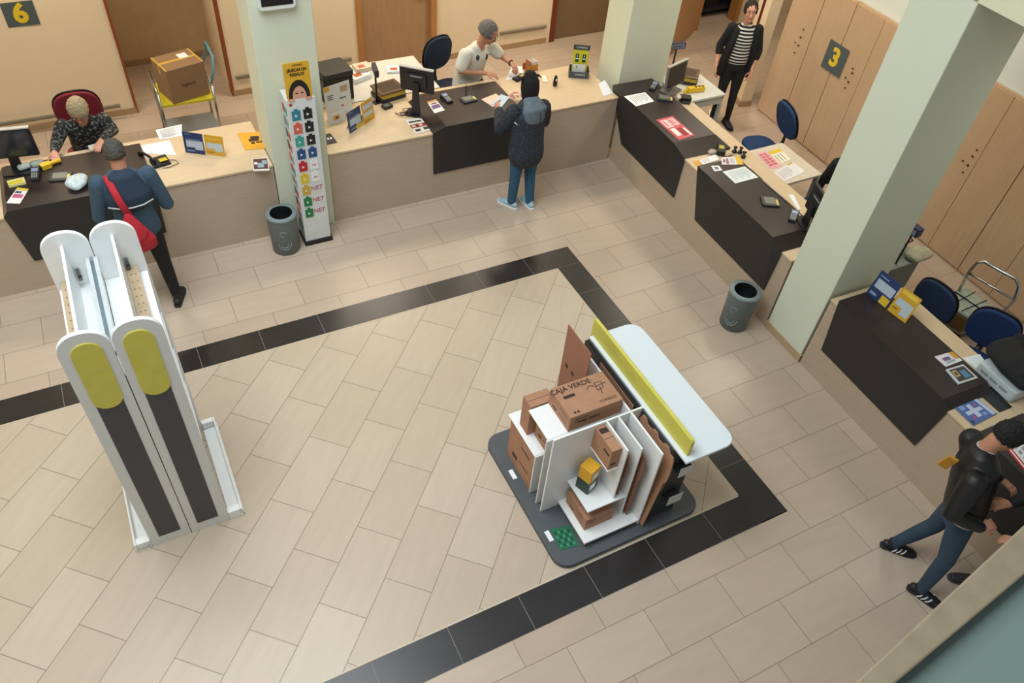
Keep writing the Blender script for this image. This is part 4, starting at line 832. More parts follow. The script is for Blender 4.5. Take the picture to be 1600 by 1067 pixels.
# ---------- left desk and counter
DT = .988; CT = .911
monitor('black computer monitor at the far left edge, seen from behind', at2(28, 268, DT), math.radians(-8), w=.50, h=.32, stand=.16, silver=True)
def cyl_tool(name, label, cat, c, rz, parts): 
    t = thing(name, label, cat, c, rz)
    for nm, m, f in parts: mb = MB(); f(mb); mb.build(nm, m, t, bevel=.003)
    return t
def scanner(label, c, rz, lying=True):
    return cyl_tool('barcode_scanner', label, 'scanner', c, rz, [('head', C('#e4b62a', .45), lambda mb: mb.prism(rrect(-.035, -.05, .035, .05, .02), .0, .05)), ('handle', C('#e4b62a', .45), lambda mb: mb.tube([(0, -.03, .03), (.01, -.09, .026), (.01, -.15, .022)], [(.02, .018)]*3, 10)), ('window', BLACK, lambda mb: mb.box(-.028, .0505, .012, .028, .055, .04))])
scanner('yellow barcode scanner in front of the monitor at the far left', at2(14, 243, CT), .5)
t = thing('note_pad', 'yellow pad of slips lying beside the card reader on the left desk', 'note pad', at2(27, 287, DT), .1)
mb = MB(); mb.box(-.075, -.045, 0, .075, .045, .03); mb.build('slips', C('#e6dd9a', .7), t, bevel=.002); mb = MB(); mb.box(-.07, -.04, .0302, .06, .01, .0312); mb.build('yellow_slip', C('#dcc92f', .6), t)
sheet('leaflet', 'narrow white leaflet with a yellow head near the left picture edge', 'leaflet', [(10, 317), (31, 318), (45, 295), (27, 293)], DT, [C('#e6e4e2', .5), C('#b8577c', .6), C('#e0c23d', .6), C('#46506a', .6)], [(.1, .35, .9, .6, 1), (0, .85, 1, 1, 2), (.1, .65, .6, .78, 3)])
payterm('small card reader with a pale blue display on the left desk', at2(56, 275, DT), -.15)
t = thing('coin_pouch', 'heap of pale grey-green pouches behind the card reader on the left desk', 'pouch', at2(49, 262, DT), 0)
mb = MB(); ring_path(mb, [V((-.09, -.01, .03)), V((-.02, 0, .035))], [(.05, .028)]*2, 12, wide=(0, 1, 0)); mb.build('pouch', C('#97a29c', .7, bump=.3), t)
mb = MB(); ring_path(mb, [V((.03, 0, .033)), V((.10, .01, .03))], [(.055, .03)]*2, 12, wide=(0, 1, 0)); mb.build('pouch', C('#8a9590', .7, bump=.3), t)
scanner('small yellow hand scanner by the woman clerk\'s right hand', at2(73, 262, DT), 1.9)
signpad('dark signature pad on the left desk in front of the woman clerk', at2(95, 277, DT), -.25)
mb = MB(); ring_path(mb, [V((-.05, -.05, .04)), V((0, .0, .055)), V((.04, .07, .045))], [(.08, .04), (.10, .055), (.07, .04)], 16, wide=(1, 0, 0))
pb = mb.build('plastic_bag', C('#c3d3d6', .35, var=.25, sc=30, bump=1.0), None, remesh=.008, smooth=1, loc=at2(123, 290, DT)); tag(pb, 'crumpled pale plastic bag left of the man with the red bag', 'bag')
t = thing('paper_pad', 'thick white pad of forms by the woman clerk', 'paper', at2(152, 234, CT), .15); mb = MB(); mb.box(-.07, -.05, 0, .07, .05, .045); mb.build('sheets', C('#e3e2d6', .7), t, bevel=.002); mb = MB(); mb.box(-.071, -.0515, .01, .071, -.0502, .035); mb.build('edge', C('#b8b49c', .7), t)
sheet('document', 'white papers beside the man with the red bag, under the desk phone', 'paper', [(196, 243), (232, 270), (228, 240), (200, 225)][::-1], CT, GW, TXTL)
sheet('document', 'long white sheet lying behind the desk phone on the left counter', 'paper', [(200, 238), (275, 242), (265, 219), (205, 230)][::-1], CT, GW, [])
sheet('document', 'printed form just left of the blue folder', 'paper', [(250, 218), (284, 212), (284, 194), (243, 203)][::-1], CT, GW, TXTL)
def deskphone(label, c, rz):
    t = thing('desk_phone', label, 'telephone', c, rz)
    mb = MB(); mb.hexa([V(p) for p in ((-.09, -.07, 0), (.09, -.07, 0), (.09, .07, 0), (-.09, .07, 0))], [V(p) for p in ((-.085, -.065, .02), (.085, -.065, .02), (.085, .065, .05), (-.085, .065, .05))]); mb.build('base', BLACK, t, bevel=.006)
    mb = MB(); mb.box(-.01, -.04, .0385, .07, .02, .0425); mb.build('yellow_label', C('#cbb32a', .5), t)
    mb = MB(); mb.tube([(-.06, -.05, .055), (-.08, .02, .09), (-.11, .10, .10), (-.15, .14, .085)], [(.024, .016), (.018, .012), (.018, .012), (.026, .02)], 10); mb.build('handset', BLACK, t)
    mb = MB(); mb.tube([(.09, 0, .01), (.15, -.03, .004), (.15, -.10, .004), (.04, -.12, .004), (-.02, -.1, .004)], .004, 6); mb.build('cord', C('#5a5248', .6), t)
deskphone('black desk phone with a yellow label on white papers, left counter', at2(251, 255, CT+.004), .2)
def folder(name, label, b0, b1, z, h, base, blocks, mats, lean=.12, cat='folder', back=True, group=None, text_=None, th=.004, hv=None):
    """display folder standing upright; b0,b1 = pixels of its bottom corners"""
    p0, p1 = at(b0[0], b0[1], z), at(b1[0], b1[1], z); ux = (p1-p0).normalized(); nrm = V((ux.y, -ux.x, 0)); c = (p0+p1)/2
    up = V((0, 0, 1))*math.cos(lean) - nrm*math.sin(lean)
    t = thing(name, label, cat, c, 0, group); w = (p1-p0).length
    mb = MB(); mb.slab([-ux*w/2, ux*w/2, ux*w/2 + up*h, -ux*w/2 + up*h], th, 0, blocks); mb.build('printed_face', mats, t)
    if back:
        foot = -nrm*(h*.75*math.tan(lean)+.08)
        mb = MB(); mb.slab([ux*w*.2 - nrm*.006 + up*h*.7, -ux*w*.2 - nrm*.006 + up*h*.7, -ux*w*.2 + foot, ux*w*.2 + foot], .003); mb.build('easel_back', C('#c9c9c4', .6), t)
    return t, c, ux, up, nrm, w
BLUEP = [C('#1c3562', .4), C('#aebccb', .4), C('#7f93ad', .4), C('#d7b32a', .4)]; YELP = [C('#cfa02e', .4), C('#b9c6cc', .4), C('#8f6a1c', .4), C('#e6c14a', .4)]
bb_ = [(.12, .30, .95, .62, 1), (.1, .66, .85, .69, 2), (.55, .2, .95, .3, 1), (.12, .1, .5, .16, 2), (.12, .9, .4, .93, 2)]
yy_ = [(.08, .32, .92, .62, 1), (.5, .2, .92, .34, 1), (.1, .12, .45, .16, 2), (.1, .8, .8, .84, 3)]
folder('display_folder', 'navy blue display folder standing on the left counter', (290, 238), (321, 242), CT, .235, 0, bb_, BLUEP, group='blue display folders')
folder('display_folder', 'mustard yellow display folder next to the navy one on the left counter', (323, 241), (352, 245), CT, .225, 0, yy_, YELP, group='yellow display folders')
sheet('brochure', 'orange brochure with a black drawing lying left of the pillar', 'brochure', [(383, 234), (421, 231), (412, 205), (371, 208)], CT, [C('#dca233', .5), C('#2b2118', .6)], [(.3, .45, .7, .6, 1), (.4, .6, .75, .75, 1), (.35, .3, .5, .42, 1), (.55, .35, .8, .42, 1)], th=.006)
sheet('postcard', 'small picture card at the counter edge left of the pillar', 'card', [(396, 267), (421, 266), (418, 246), (394, 248)], CT, [C('#dcdcdc', .4), C('#5b3a36', .5), C('#8fa6b8', .5)], [(.05, .12, .95, .95, 1), (.3, .25, .7, .6, 2), (.6, .5, .9, .8, 2), (.1, .5, .3, .7, 0)], th=.006)

# ---------- trolley with the big parcel
t = thing('parcel_trolley', 'tall metal trolley with a yellow shelf and a pale blue push handle', 'trolley', (-3.46, 3.72, 0))
X0, X1, Y0, Y1, ZP = -.31, .31, -.30, .28, .68
for x, y in ((X0, Y0), (X1, Y0), (X0, Y1), (X1, Y1)):
    mb = MB(); mb.tube([(x, y, .06), (x, y, ZP+.16 if x < 0 or y < 0 else ZP+.16)], .014, 10); mb.build('leg', STEEL, t)
    mb = MB(); mb.lathe([(.03, -.014), (.03, .014)], 14, M=Matrix.Translation((x, y, .031)) @ Matrix.Rotation(PI/2, 4, 'X')); mb.build('caster', BLACK, t)
mb = MB(); mb.box(X0, Y0, ZP-.03, X1, Y1, ZP); mb.build('shelf', C('#d6c62e', .5), t, bevel=.004)
mb = MB(); mb.box(X0, Y0, .16, X1, Y1, .18); mb.build('shelf', C('#8a8d8e', .5), t)
mb = MB(); mb.tube([(X0, Y0, ZP+.16), (X0, Y1, ZP+.16)], .012, 8); mb.build('side_rail', STEEL, t); mb = MB(); mb.tube([(X1, Y0, ZP+.16), (X1, Y1, ZP+.16)], .012, 8); mb.build('side_rail', STEEL, t)
mb = MB(); mb.tube([(X1, Y0+.04, ZP+.16), (X1+.06, Y0+.06, ZP+.30), (X1+.09, Y0+.10, ZP+.47), (X1+.09, Y1-.10, ZP+.47), (X1+.06, Y1-.06, ZP+.30), (X1, Y1-.04, ZP+.16)], .016, 10); mb.build('push_handle', C('#5f93a3', .4), t)
t = thing('parcel', 'big brown parcel with yellow tape and a white label on the yellow trolley', 'box', (-3.45, 3.66, .682), .26)
pm = C('#8f7050', .75, var=.06, sc=10); yt = C('#c7a24a', .5)
mb = MB(); mb.box(-.235, -.20, 0, .235, .20, .42); mb.build('carton', pm, t, bevel=.005)
mb = MB(); mb.box(-.236, -.025, .4202, .236, .025, .4212); mb.box(-.2365, -.025, .30, -.2353, .025, .4212); mb.build('tape', yt, t)
for x0, x1, y0, y1 in ((-.236, -.215, -.2, .2), (.215, .236, -.2, .2)): mb = MB(); mb.box(x0, y0, .4202, x1, y1, .4208); mb.build('tape', yt, t)
mb = MB(); mb.box(.04, .0, .4215, .15, .12, .4225); mb.build('white_label', PAPER, t)
text('logitech', .055, INK, (0, -.2012, .20), (1, 0, 0), (0, 0, 1), t)
# ---------- wall screen and gift card rack on the left pillar
t = thing('wall_screen', 'white framed ticket screen fixed high on the front of the left pillar', 'screen', (-2.66, 1.4, 2.72))
mb = MB(); mb.prism(rrect(-.19, -.16, .155, .2, .035, 5), -.06, -.001, ax='y'); mb.build('frame', C('#dde0dc', .4), t, bevel=.006)
mb = MB(); mb.box(-.16, -.0625, -.12, .13, -.0605, .17); mb.build('screen', C('#15181d', .2), t)
p0 = V((-2.79, 1.065, 0)); t = thing('gift_card_rack', 'tall white gift card rack with a yellow poster standing against the left pillar', 'display stand', (-2.63, 1.23, 0))
W_, D_, H_ = .155, .12, 1.78
mb = MB(); mb.box(-W_+.015, -D_+.01, .05, W_-.01, D_, H_); mb.build('column', C('#d6dad9', .45), t, bevel=.003)
mb = MB(); mb.box(-W_, -D_-.01, 0, W_+.005, D_+.01, .05); mb.build('base', BLACK, t, bevel=.003)
PO = [C('#d9a92d', .5), C('#1d1714', .7), C('#d59f86', .6), C('#2a1a12', .7)]
mb = MB(); mb.prism(rrect(-.125, H_-.0, .125, H_+.37, .015, 3), -.105, -.095, ax='y'); po = mb.build('poster', PO[0], t)
def flat_ellipse(cx, cz, rx, rz_, y, m, nm, parent, n=24, zmin=-9):
    pts = [(cx + rx*math.cos(2*PI*k/n), max(zmin, cz + rz_*math.sin(2*PI*k/n))) for k in range(n)]; mb = MB(); mb.prism(pts, y-.0012, y, ax='y'); return mb.build(nm, m, parent)
flat_ellipse(0, H_+.03, .104, .165, -.1055, PO[1], 'printed_hair', po, zmin=H_+.002); flat_ellipse(0, H_+.015, .068, .115, -.1072, PO[2], 'printed_face', po, zmin=H_+.002)
for s in (-1, 1): flat_ellipse(.026*s, H_+.06, .014, .007, -.1085, PO[3], 'printed_eye', po)
for s in (-1, 1): flat_ellipse(.085*s, H_-.004, .034, .018, -.114, PO[2], 'printed_hand', po)
text('¿BUSCAS UN', .042, PO[1], (0, -.1065, H_+.295), (1, 0, 0), (0, 0, 1), po, bold=.0015, squeeze=.8); text('REGALO?', .042, PO[1], (0, -.1065, H_+.25), (1, 0, 0), (0, 0, 1), po, bold=.0015, squeeze=.8)
text('CORREOS', .022, PO[1], (.01, -.1065, H_+.342), (1, 0, 0), (0, 0, 1), po)
cards = [('#2f7f96', '#15181b'), ('#d1614f', '#15181b'), ('#3a9c8f', '#15181b'), ('#1d4d80', '#1d4d80'), ('#b92330', '#e8e9e9'), ('#d8bf2e', '#e8e9e9'), ('#c8a43c', 'NET'), ('#1f7a45', 'NET'), ('#1f7a45', 'NET')]
fy = -D_+.009
for r, row in enumerate(cards):
    z = H_-.16 - r*.148
    for cidx, cc in enumerate(row):
        x = -.06 + cidx*.115
        if cc == 'NET':
            text('NET', .075, C('#b3303a', .6), (x, fy-.001, z), (1, 0, 0), (0, 0, 1), t, squeeze=.9); continue
        mb = MB(); mb.prism([(-.043, -.062), (.043, -.062), (.043, .042), (.02, .042), (.016, .062), (-.016, .062), (-.02, .042), (-.043, .042)], -.0045, 0, ax='y', M=Matrix.Translation((x, fy, z)))
        g_ = mb.build('gift_card', C(cc, .4), t)
        if cc not in ('#e8e9e9',):
            mb = MB(); mb.prism([(-.012, -.018), (.014, -.004), (-.012, .012)], -.0055, -.0046, ax='y', M=Matrix.Translation((x, fy, z-.008))); mb.build('printed_mark', C('#e9ecec', .5), g_)
        else:
            mb = MB(); mb.prism([(-.02, -.012), (.02, -.012), (.02, -.002), (-.02, -.002)], -.0055, -.0046, ax='y', M=Matrix.Translation((x, fy, z))); mb.build('printed_mark', C('#b3303a', .5), g_)
flat_ellipse(-.1, H_-.05, .016, .016, fy-.0005, C('#b3303a', .5), 'printed_badge', t)
sidec = ['#3a9c8f', '#c8553f', '#8a9aa5', '#b3404a', '#b3404a', '#6d7a85', '#c05a50', '#4a5560', '#8d9aa0', '#30343a']
for r in range(11):
    for k in range(2):
        z = H_-.14-r*.14 ; y = -.05+.09*k; mb = MB(); mb.box(-W_+.0095, y-.03, z-.045, -W_+.0145, y+.03, z+.04); mb.build('gift_card', C(sidec[(r*2+k*3) % 10], .4), t)
# ---------- waste bins
def bin_(label, c, rz, logo=True):
    t = thing('waste_bin', label, 'bin', c, rz, 'grey round waste bins')
    mb = MB(); mb.lathe([(0, 0), (.135, 0), (.148, .01), (.160, .45), (.160, .47), (.15, .482), (.120, .482), (.117, .46), (.110, .05), (0, .045)], 40, caps=False); mb.build('body', C('#687375', .5, .1), t)
    mb = MB(); mb.lathe([(.118, .484), (.160, .486), (.166, .476), (.166, .455), (.161, .450), (.161, .470), (.12, .4835)], 40, caps=False); mb.build('rim', C('#7c898b', .45), t)
    mb = MB(); mb.lathe([(.1185, .486), (.1155, .44), (.104, .08), (0, .075)], 32, caps=False); mb.build('liner', C('#101113', .6), t)
    if logo:
        def W(a, z): r = .1492+.012*z/.45; return V((r*math.cos(a), r*math.sin(a), z))
        a0 = -PI/2 - .25
        for cz, rr, s0, s1 in ((.16, .07, -PI, .2), (.16, .042, -PI*.9, .3), (.30, .035, .2, PI*1.5)):
            mb = MB(); mb.tube([W(a0 + rr*math.cos(s0+(s1-s0)*k/12)/.155, cz + rr*math.sin(s0+(s1-s0)*k/12)) for k in range(13)], .0045, 6); mb.build('embossed_mark', C('#8d9899', .5), t)
bin_('grey waste bin beside the gift card rack', (-2.985, 1.16, 0), 0); bin_('grey waste bin at the foot of the big right-hand pillar', (1.04, -1.81, 0), -.9)

# ---------- middle counter
t = thing('side_table', 'white side table behind the printer holding paper stacks', 'table', (-1.22, 2.86, 0))
mb = MB(); mb.box(-1.12, -.46, .87, .62, .42, .90); mb.build('table_top', C('#d9d5cb', .5), t, bevel=.003)
for x in (-1.08, .58):
    for y in (-.42, .38): mb = MB(); mb.box(x-.02, y-.02, 0, x+.02, y+.02, .869); mb.build('leg', C('#8b8d8e', .4), t)
t = thing('printer', 'black multifunction printer on the counter just right of the left pillar', 'printer', (-1.86, 2.58, .901), .12)
mb = MB(); mb.box(-.2, -.13, 0, .17, .19, .30); mb.build('body', C('#18191c', .45), t, bevel=.015)
mb = MB(); mb.prism(rrect(-.20, -.14, .18, .22, .03, 4), .302, .37); mb.build('lid', C('#2a2b2e', .5), t, bevel=.01)
mb = MB(); mb.box(-.15, -.17, .06, .12, -.131, .10); mb.build('paper_tray', C('#0e0f11', .4), t)
folder('poster_card', 'white poster card with a yellow corner leaning on the printer', (512, 186), (551, 172), CT, .37, 0, [(.0, .85, .22, 1, 1), (.1, .68, .35, .71, 2), (.1, .62, .3, .65, 2), (.1, .56, .33, .59, 2), (.62, .7, .9, .9, 3), (.55, .5, .8, .54, 2), (.6, .25, .68, .3, 4)], [C('#dfe1df', .5), C('#d8a93a', .5), C('#55585c', .6), C('#b8a58a', .6), C('#b83038', .5)], cat='card', lean=.08, back=False)
folder('round_logo_card', 'small white card with a round orange and purple print below the poster card', (514, 196), (540, 187), CT, .12, 0, [(.3, .3, .7, .75, 1), (.45, .4, .6, .6, 2)], [C('#dcdedd', .5), C('#d8a050', .5), C('#5c2a4a', .5)], cat='card', lean=.08, back=False)
folder('display_folder', 'navy blue display folder with yellow foot on the middle counter', (547, 209), (567, 195), CT, .24, 0, bb_ + [(.5, .0, 1, .18, 3)], BLUEP, group='blue display folders')
folder('display_folder', 'mustard yellow display folder leaning beside the navy one on the middle counter', (569, 196), (586, 184), CT, .26, 0, [(.08, .3, .92, .5, 1), (.08, .62, .92, .85, 1), (.1, .1, .6, .14, 2)], YELP, group='yellow display folders')
sheet('black_card', 'black card with white squares right beside the left pillar', 'card', [(508, 226), (527, 222), (516, 208), (506, 210)], CT, [C('#1c1d20', .4), PAPER], [(.3, .4, .5, .6, 1), (.6, .4, .8, .6, 1)], th=.006)
for i, (u, v, w_, d_, h_, m_, r_, lb) in enumerate([(560, 122, .26, .2, .06, PAPER, .3, 'stack of white forms behind the printer card'), (566, 108, .2, .16, .05, C('#d9c9b4', .7), .1, 'box of labelled slips on top of the paper stack'), (618, 110, .22, .16, .03, PAPER, -.3, 'loose white papers behind the scales')]):
    t = thing('paper_stack', lb, 'paper', at(u, v, .902 + (.062 if i == 1 else 0)) , r_)
    n_ = 4 if i != 1 else 1
    for k in range(n_): mb = MB(); a = .08*(k % 2); mb.box(-w_/2, -d_/2, h_*k/n_, w_/2, d_/2, h_*(k+1)/n_-.0008, M=Matrix.Rotation(a, 4, 'Z')); mb.build('sheets', m_, t)
    mb = MB(); mb.box(-w_*.3, -d_*.3, h_, w_*.1, d_*.1, h_+.0015); mb.build('printed_patch', C('#c0623a', .7), t)
def scales(label, c, rz, pole=True, h=.30, dispc='#20283a', face='#2e3a55', ph=0):
    t = thing('postal_scales', label, 'scales', c, rz)
    mb = MB(); mb.box(-.17, -.13, 0, .17, .13, .05); mb.build('base', C('#26282c', .5), t, bevel=.006)
    mb = MB(); mb.box(-.155, -.135, .0505, .16, .12, .10); mb.build('yellow_body', C('#b99a2c', .5), t, bevel=.006)
    mb = MB(); mb.box(-.17, -.14, .1005, .17, .14, .125); mb.build('platform', C('#6d5a4c', .3, .3), t, bevel=.006); mb = MB(); mb.box(-.13, -.10, .1252, .13, .10, .127); mb.build('tray_inset', C('#4c4038', .3, .3), t)
    if pole:
        mb = MB(); mb.tube([(-.2, -.06, .012), (-.2, -.06, h)], .012, 10); mb.box(-.25, -.1, 0, -.15, -.02, .012); mb.build('pole', BLACK, t)
        M = Matrix.Translation((-.2, -.06, h+.05)) @ Matrix.Rotation(ph, 4, 'Z')
        mb = MB(); mb.box(-.11, -.025, -.04, .11, .025, .045, M=M); dp = mb.build('customer_display', C(dispc, .4), t, bevel=.006)
        mb = MB(); mb.box(-.09, -.028, -.025, .09, -.0255, .03, M=M); mb.box(-.07, -.0305, -.012, .07, -.0285, .018, 1, M=M); mb.build('display_face', [C('#a9a53f', .4) if ph == 0 else C('#8b93a5', .4), C(face, .3)], t)
scales('postal scales with a brown platform, yellow body and a blue display on a pole', at(607, 150, CT) + V((.0, .0, 0)), .2, h=.36, ph=1.2)
sheet('magazine', 'colourful magazine on the counter edge left of the middle desk', 'magazine', [(650, 209), (675, 202), (660, 183), (632, 187)], CT, [C('#e0ddd8', .4), C('#8c3230', .5), C('#33302f', .5), C('#d9b9a0', .5)], [(.02, .35, .95, .6, 1), (.1, .4, .3, .55, 3), (.5, .4, .7, .56, 3), (.1, .72, .8, .82, 2), (.1, .1, .4, .25, 2), (.6, .1, .9, .28, 2)], th=.006)
# tangle of cables and adapters
t = thing('power_adapter', 'black power adapter lying in the tangle of cables left of the middle desk', 'adapter', at(605, 168, CT), .3)
mb = MB(); mb.box(-.06, -.04, 0, .06, .04, .035); mb.build('case', C('#1f2325', .5), t, bevel=.005); mb = MB(); mb.box(-.045, -.03, .0352, .02, .02, .037); mb.build('label', C('#586b66', .5), t)
rnd = random.Random(3)
for i in range(3):
    c = at(640, 178, CT); pts = []
    for k in range(14): a = k*.9 + i*2; pts.append(V((math.cos(a)*(.05+.05*rnd.random()) - .12 + .022*k, math.sin(a)*(.03+.04*rnd.random()) + .02*i, .006 + .008*i + .012*rnd.random())))
    mb = MB(); mb.tube(pts, .0045, 6); o = mb.build('cable', C('#17181a' if i < 2 else '#4a2f28', .5), loc=c); tag(o, ['uppermost black cable of the tangle beside the middle monitor', 'black cable at the back of the tangle beside the middle monitor', 'brown cable looping through the tangle beside the middle monitor'][i], 'cable', 'tangled cables by the middle monitor')
monitor('black computer monitor on a tall stand at the middle desk, seen from behind', at(653, 178, CT) + V((0, .02, 0)), math.radians(180-40), w=.40, h=.30, stand=.27, tilt=-.12, silver=True)
t = thing('pencil_pot', 'small pot with yellow pens behind the middle monitor', 'pen pot', at(673, 150, CT), 0)
mb = MB(); mb.lathe([(.03, 0), (.034, .08), (.031, .08), (.028, .006), (0, .006)], 18); mb.build('pot', C('#3b3c3a', .5), t)
for k in range(3): mb = MB(); a = k*2.1; mb.tube([(0.008*math.cos(a), .008*math.sin(a), .01), (.03*math.cos(a), .03*math.sin(a), .15)], .0045, 6); mb.build('pen', C(('#c9a52c', '#d8c070', '#7a5c2c')[k], .5), t)
sheet('leaflet', 'white leaflet with an orange head and purple picture on the left of the middle desk', 'leaflet', [(679, 177), (695, 172), (681, 155), (667, 159)], DT, [C('#e2e0dc', .5), C('#6b4a86', .5), C('#d9a05a', .5), C('#333333', .5)], [(.1, .3, .9, .6, 1), (0, .86, 1, 1, 2), (.2, .68, .8, .76, 3)])
payterm('card reader with a blue display beside the middle monitor', at(698, 156, DT), .12)
signpad('dark grey signature pad with a green label in the middle of the desk', at(732, 156, DT), .1, w=.19, d=.14)
mb = MB(); mb.tube([at(733, 148, DT) , at(734, 140, DT) + V((0, 0, .05)), at(733, 136, DT) + V((0, 0, .12))], .004, 6); c_ = at(733, 148, DT)
mb2 = MB(); mb2.tube([V((0, .075, .02)), V((0.005, .08, .09)), V((.0, .085, .16))], .005, 6); mb2.ball((0, .075, .014), .014, 8); o = mb2.build('pen_holder', BLACK, loc=at(732, 156, DT)); tag(o, 'thin black pen standing in its holder behind the signature pad', 'pen')
sheet('document', 'pinkish papers under the customer\'s hand on the middle desk', 'paper', [(752, 155), (770, 167), (790, 158), (775, 146)], DT, [C('#d9c2ae', .7), INKP], [])
sheet('document', 'pale blue slip beside the arm of the customer in the padded coat', 'paper', [(766, 163), (784, 167), (796, 152), (783, 147)], DT+.004, [C('#b9cbd8', .6), INKP], [])
sheet('document', 'white sheet under the right forearm of the man in white', 'paper', [(745, 138), (762, 131), (776, 127), (758, 134)], CT, [PAPER, INKP], [])
sheet('document', 'white form in front of the man in white, next to the wooden holder', 'paper', [(790, 125), (812, 122), (822, 104), (800, 103)], CT, GW, TXTL[:6])
t = thing('banknotes', 'fan of reddish banknotes in front of the customer in the padded coat', 'money', at(800, 150, DT), .4)
for k, (cx, cy, r_, m_) in enumerate([(0, 0, .2, '#b99c8a'), (.04, -.03, .7, '#a8554a'), (.06, -.10, .5, '#c99890'), (.02, -.07, 1.0, '#c8b9a0')]):
    mb = MB(); mb.box(-.075, -.037, .001+.004*k, .075, .037, .003+.004*k, M=Matrix.Translation((cx, cy, 0)) @ Matrix.Rotation(r_, 4, 'Z')); mb.box(-.03, -.02, .0031+.004*k, .03, .02, .0034+.004*k, 1, M=Matrix.Translation((cx, cy, 0)) @ Matrix.Rotation(r_, 4, 'Z')); mb.build('banknote', [C(m_, .7), C('#9a6a60', .7)], t)
t = thing('wallet', 'open black wallet beside the hat of the customer in the padded coat', 'wallet', at(812, 122, CT), .5)
mb = MB(); mb.hexa([V(p) for p in ((-.1, -.05, 0), (0, -.05, 0), (0, .05, 0), (-.1, .05, 0))], [V(p) for p in ((-.1, -.05, .03), (0, -.05, .01), (0, .05, .01), (-.1, .05, .03))]); mb.build('flap', BLACK, t, bevel=.003)
mb = MB(); mb.box(.002, -.05, 0, .10, .05, .014); mb.build('flap', BLACK, t, bevel=.003); mb = MB(); mb.box(.02, -.035, .0145, .08, .02, .017); mb.build('card', C('#d9c060', .5), t)
t = thing('letter_holder', 'orange-brown wooden holder full of white cards on the counter', 'letter holder', at(828, 109, CT), .15)
mb = MB()
mb.box(-.085, -.06, 0, .085, .06, .012); mb.build('base', C('#b5762c', .5), t)
for y in (-.06, .052): mb = MB(); mb.box(-.085, y, .012, .085, y+.008, .085); mb.build('side', C('#b5762c', .5), t, bevel=.003)
for x in (-.06, -.03, .025, .05):
    mb = MB(); mb.box(x, -.045, .013, x+.012, .045, .13, M=Matrix.Rotation(.12, 4, 'Y')); mb.build('card_bundle', C('#d9cfc2' if x > -.04 else '#a8663a', .7), t)
sheet('crumpled_receipt', 'curled white receipt right of the black hat', 'paper', [(848, 127), (856, 128), (853, 118), (845, 118)], CT, [C('#e8e2cf', .6)], [], th=.012)
t = thing('stapler', 'small black pen cup with a white dot alone on the pale counter', 'desk tool', at(867, 134, CT), .1)
mb = MB(); mb.lathe([(.028, 0), (.033, .03), (.03, .08), (.02, .12), (.018, .135), (0, .137)], 20, sy=.8); mb.build('body', BLACKG, t); mb = MB(); mb.ball((-.004, -.024, .09), (.01, .008, .016), 10); mb.build('white_mark', PAPER, t)
# gift card counter display
t = thing('counter_display', 'yellow gift card counter display in a dark grey tray near the corner pillar', 'display stand', at(907, 122, CT) + V((0, .06, 0)), math.radians(-28))
for a in ((-.13, -.06, 0, .13, .07, .012), ): mb = MB(); mb.box(*a); mb.build('tray_base', C('#4a5156', .45), t)
for a in ((-.13, -.066, .0, .13, -.058, .085), (-.13, -.057, .012, -.122, .07, .10), (.122, -.057, .012, .13, .07, .10), (-.121, .062, .012, .121, .07, .12)): mb = MB(); mb.box(*a); mb.build('tray_wall', C('#4a5156', .45), t, bevel=.002)
text('CORREOS', .03, C('#dfe3e4', .5), (.01, -.067, .05), (1, 0, 0), (0, 0, 1), t)
Mp = Matrix.Translation((0, .0, .014)) @ Matrix.Rotation(-.10, 4, 'X')
mb = MB(); mb.box(-.10, 0, 0, .10, .006, .37, M=Mp); bd = mb.build('backboard', C('#cbc62e', .45), t, bevel=.002)
mb = MB(); mb.box(-.105, -.004, .325, .105, .008, .385, M=Mp); mb.build('header', C('#3a4448', .45), t)
Rv = Matrix.Rotation(-.10, 3, 'X'); text('CORREOS', .032, C('#dfe3e4', .5), Mp @ V((0, -.0055, .355)), (1, 0, 0), Rv @ V((0, 0, 1)), t)
for x in (-.045, .045): mb = MB(); mb.box(x-.022, -.004, .17, x+.022, -.0005, .27, M=Mp); g_ = mb.build('gift_card', C('#12322a', .4), t); mb = MB(); mb.box(x-.02, -.0055, .205, x+.02, -.0042, .22, M=Mp); mb.box(x-.008, -.0055, .24, x+.008, -.0042, .255, M=Mp); mb.build('printed_band', C('#cfe3dc', .5), g_)
mb = MB(); mb.box(-.088, -.03, .02, .075, -.022, .15, M=Mp); lf = mb.build('leaflet_front', C('#d5d9d6', .5), t); mb = MB(); mb.box(-.05, -.0325, .1, -.03, -.0305, .13, M=Mp); mb.build('printed_patch', C('#7da05a', .5), lf)
sheet('document', 'white sheet at the corner of the pale counter beside the pillar', 'paper', [(935, 131), (943, 150), (958, 146), (945, 125)], CT, [C('#dfe4ee', .6)], [])

# ================================================================== RIGHT-HAND COUNTERS
def boxthing(name, label, cat, c, rz, boxes, group=None):
    t = thing(name, label, cat, c, rz, group)
    for nm, m, b, bv in boxes: mb = MB(); mb.box(*b); mb.build(nm, m, t, bevel=bv)
    return t
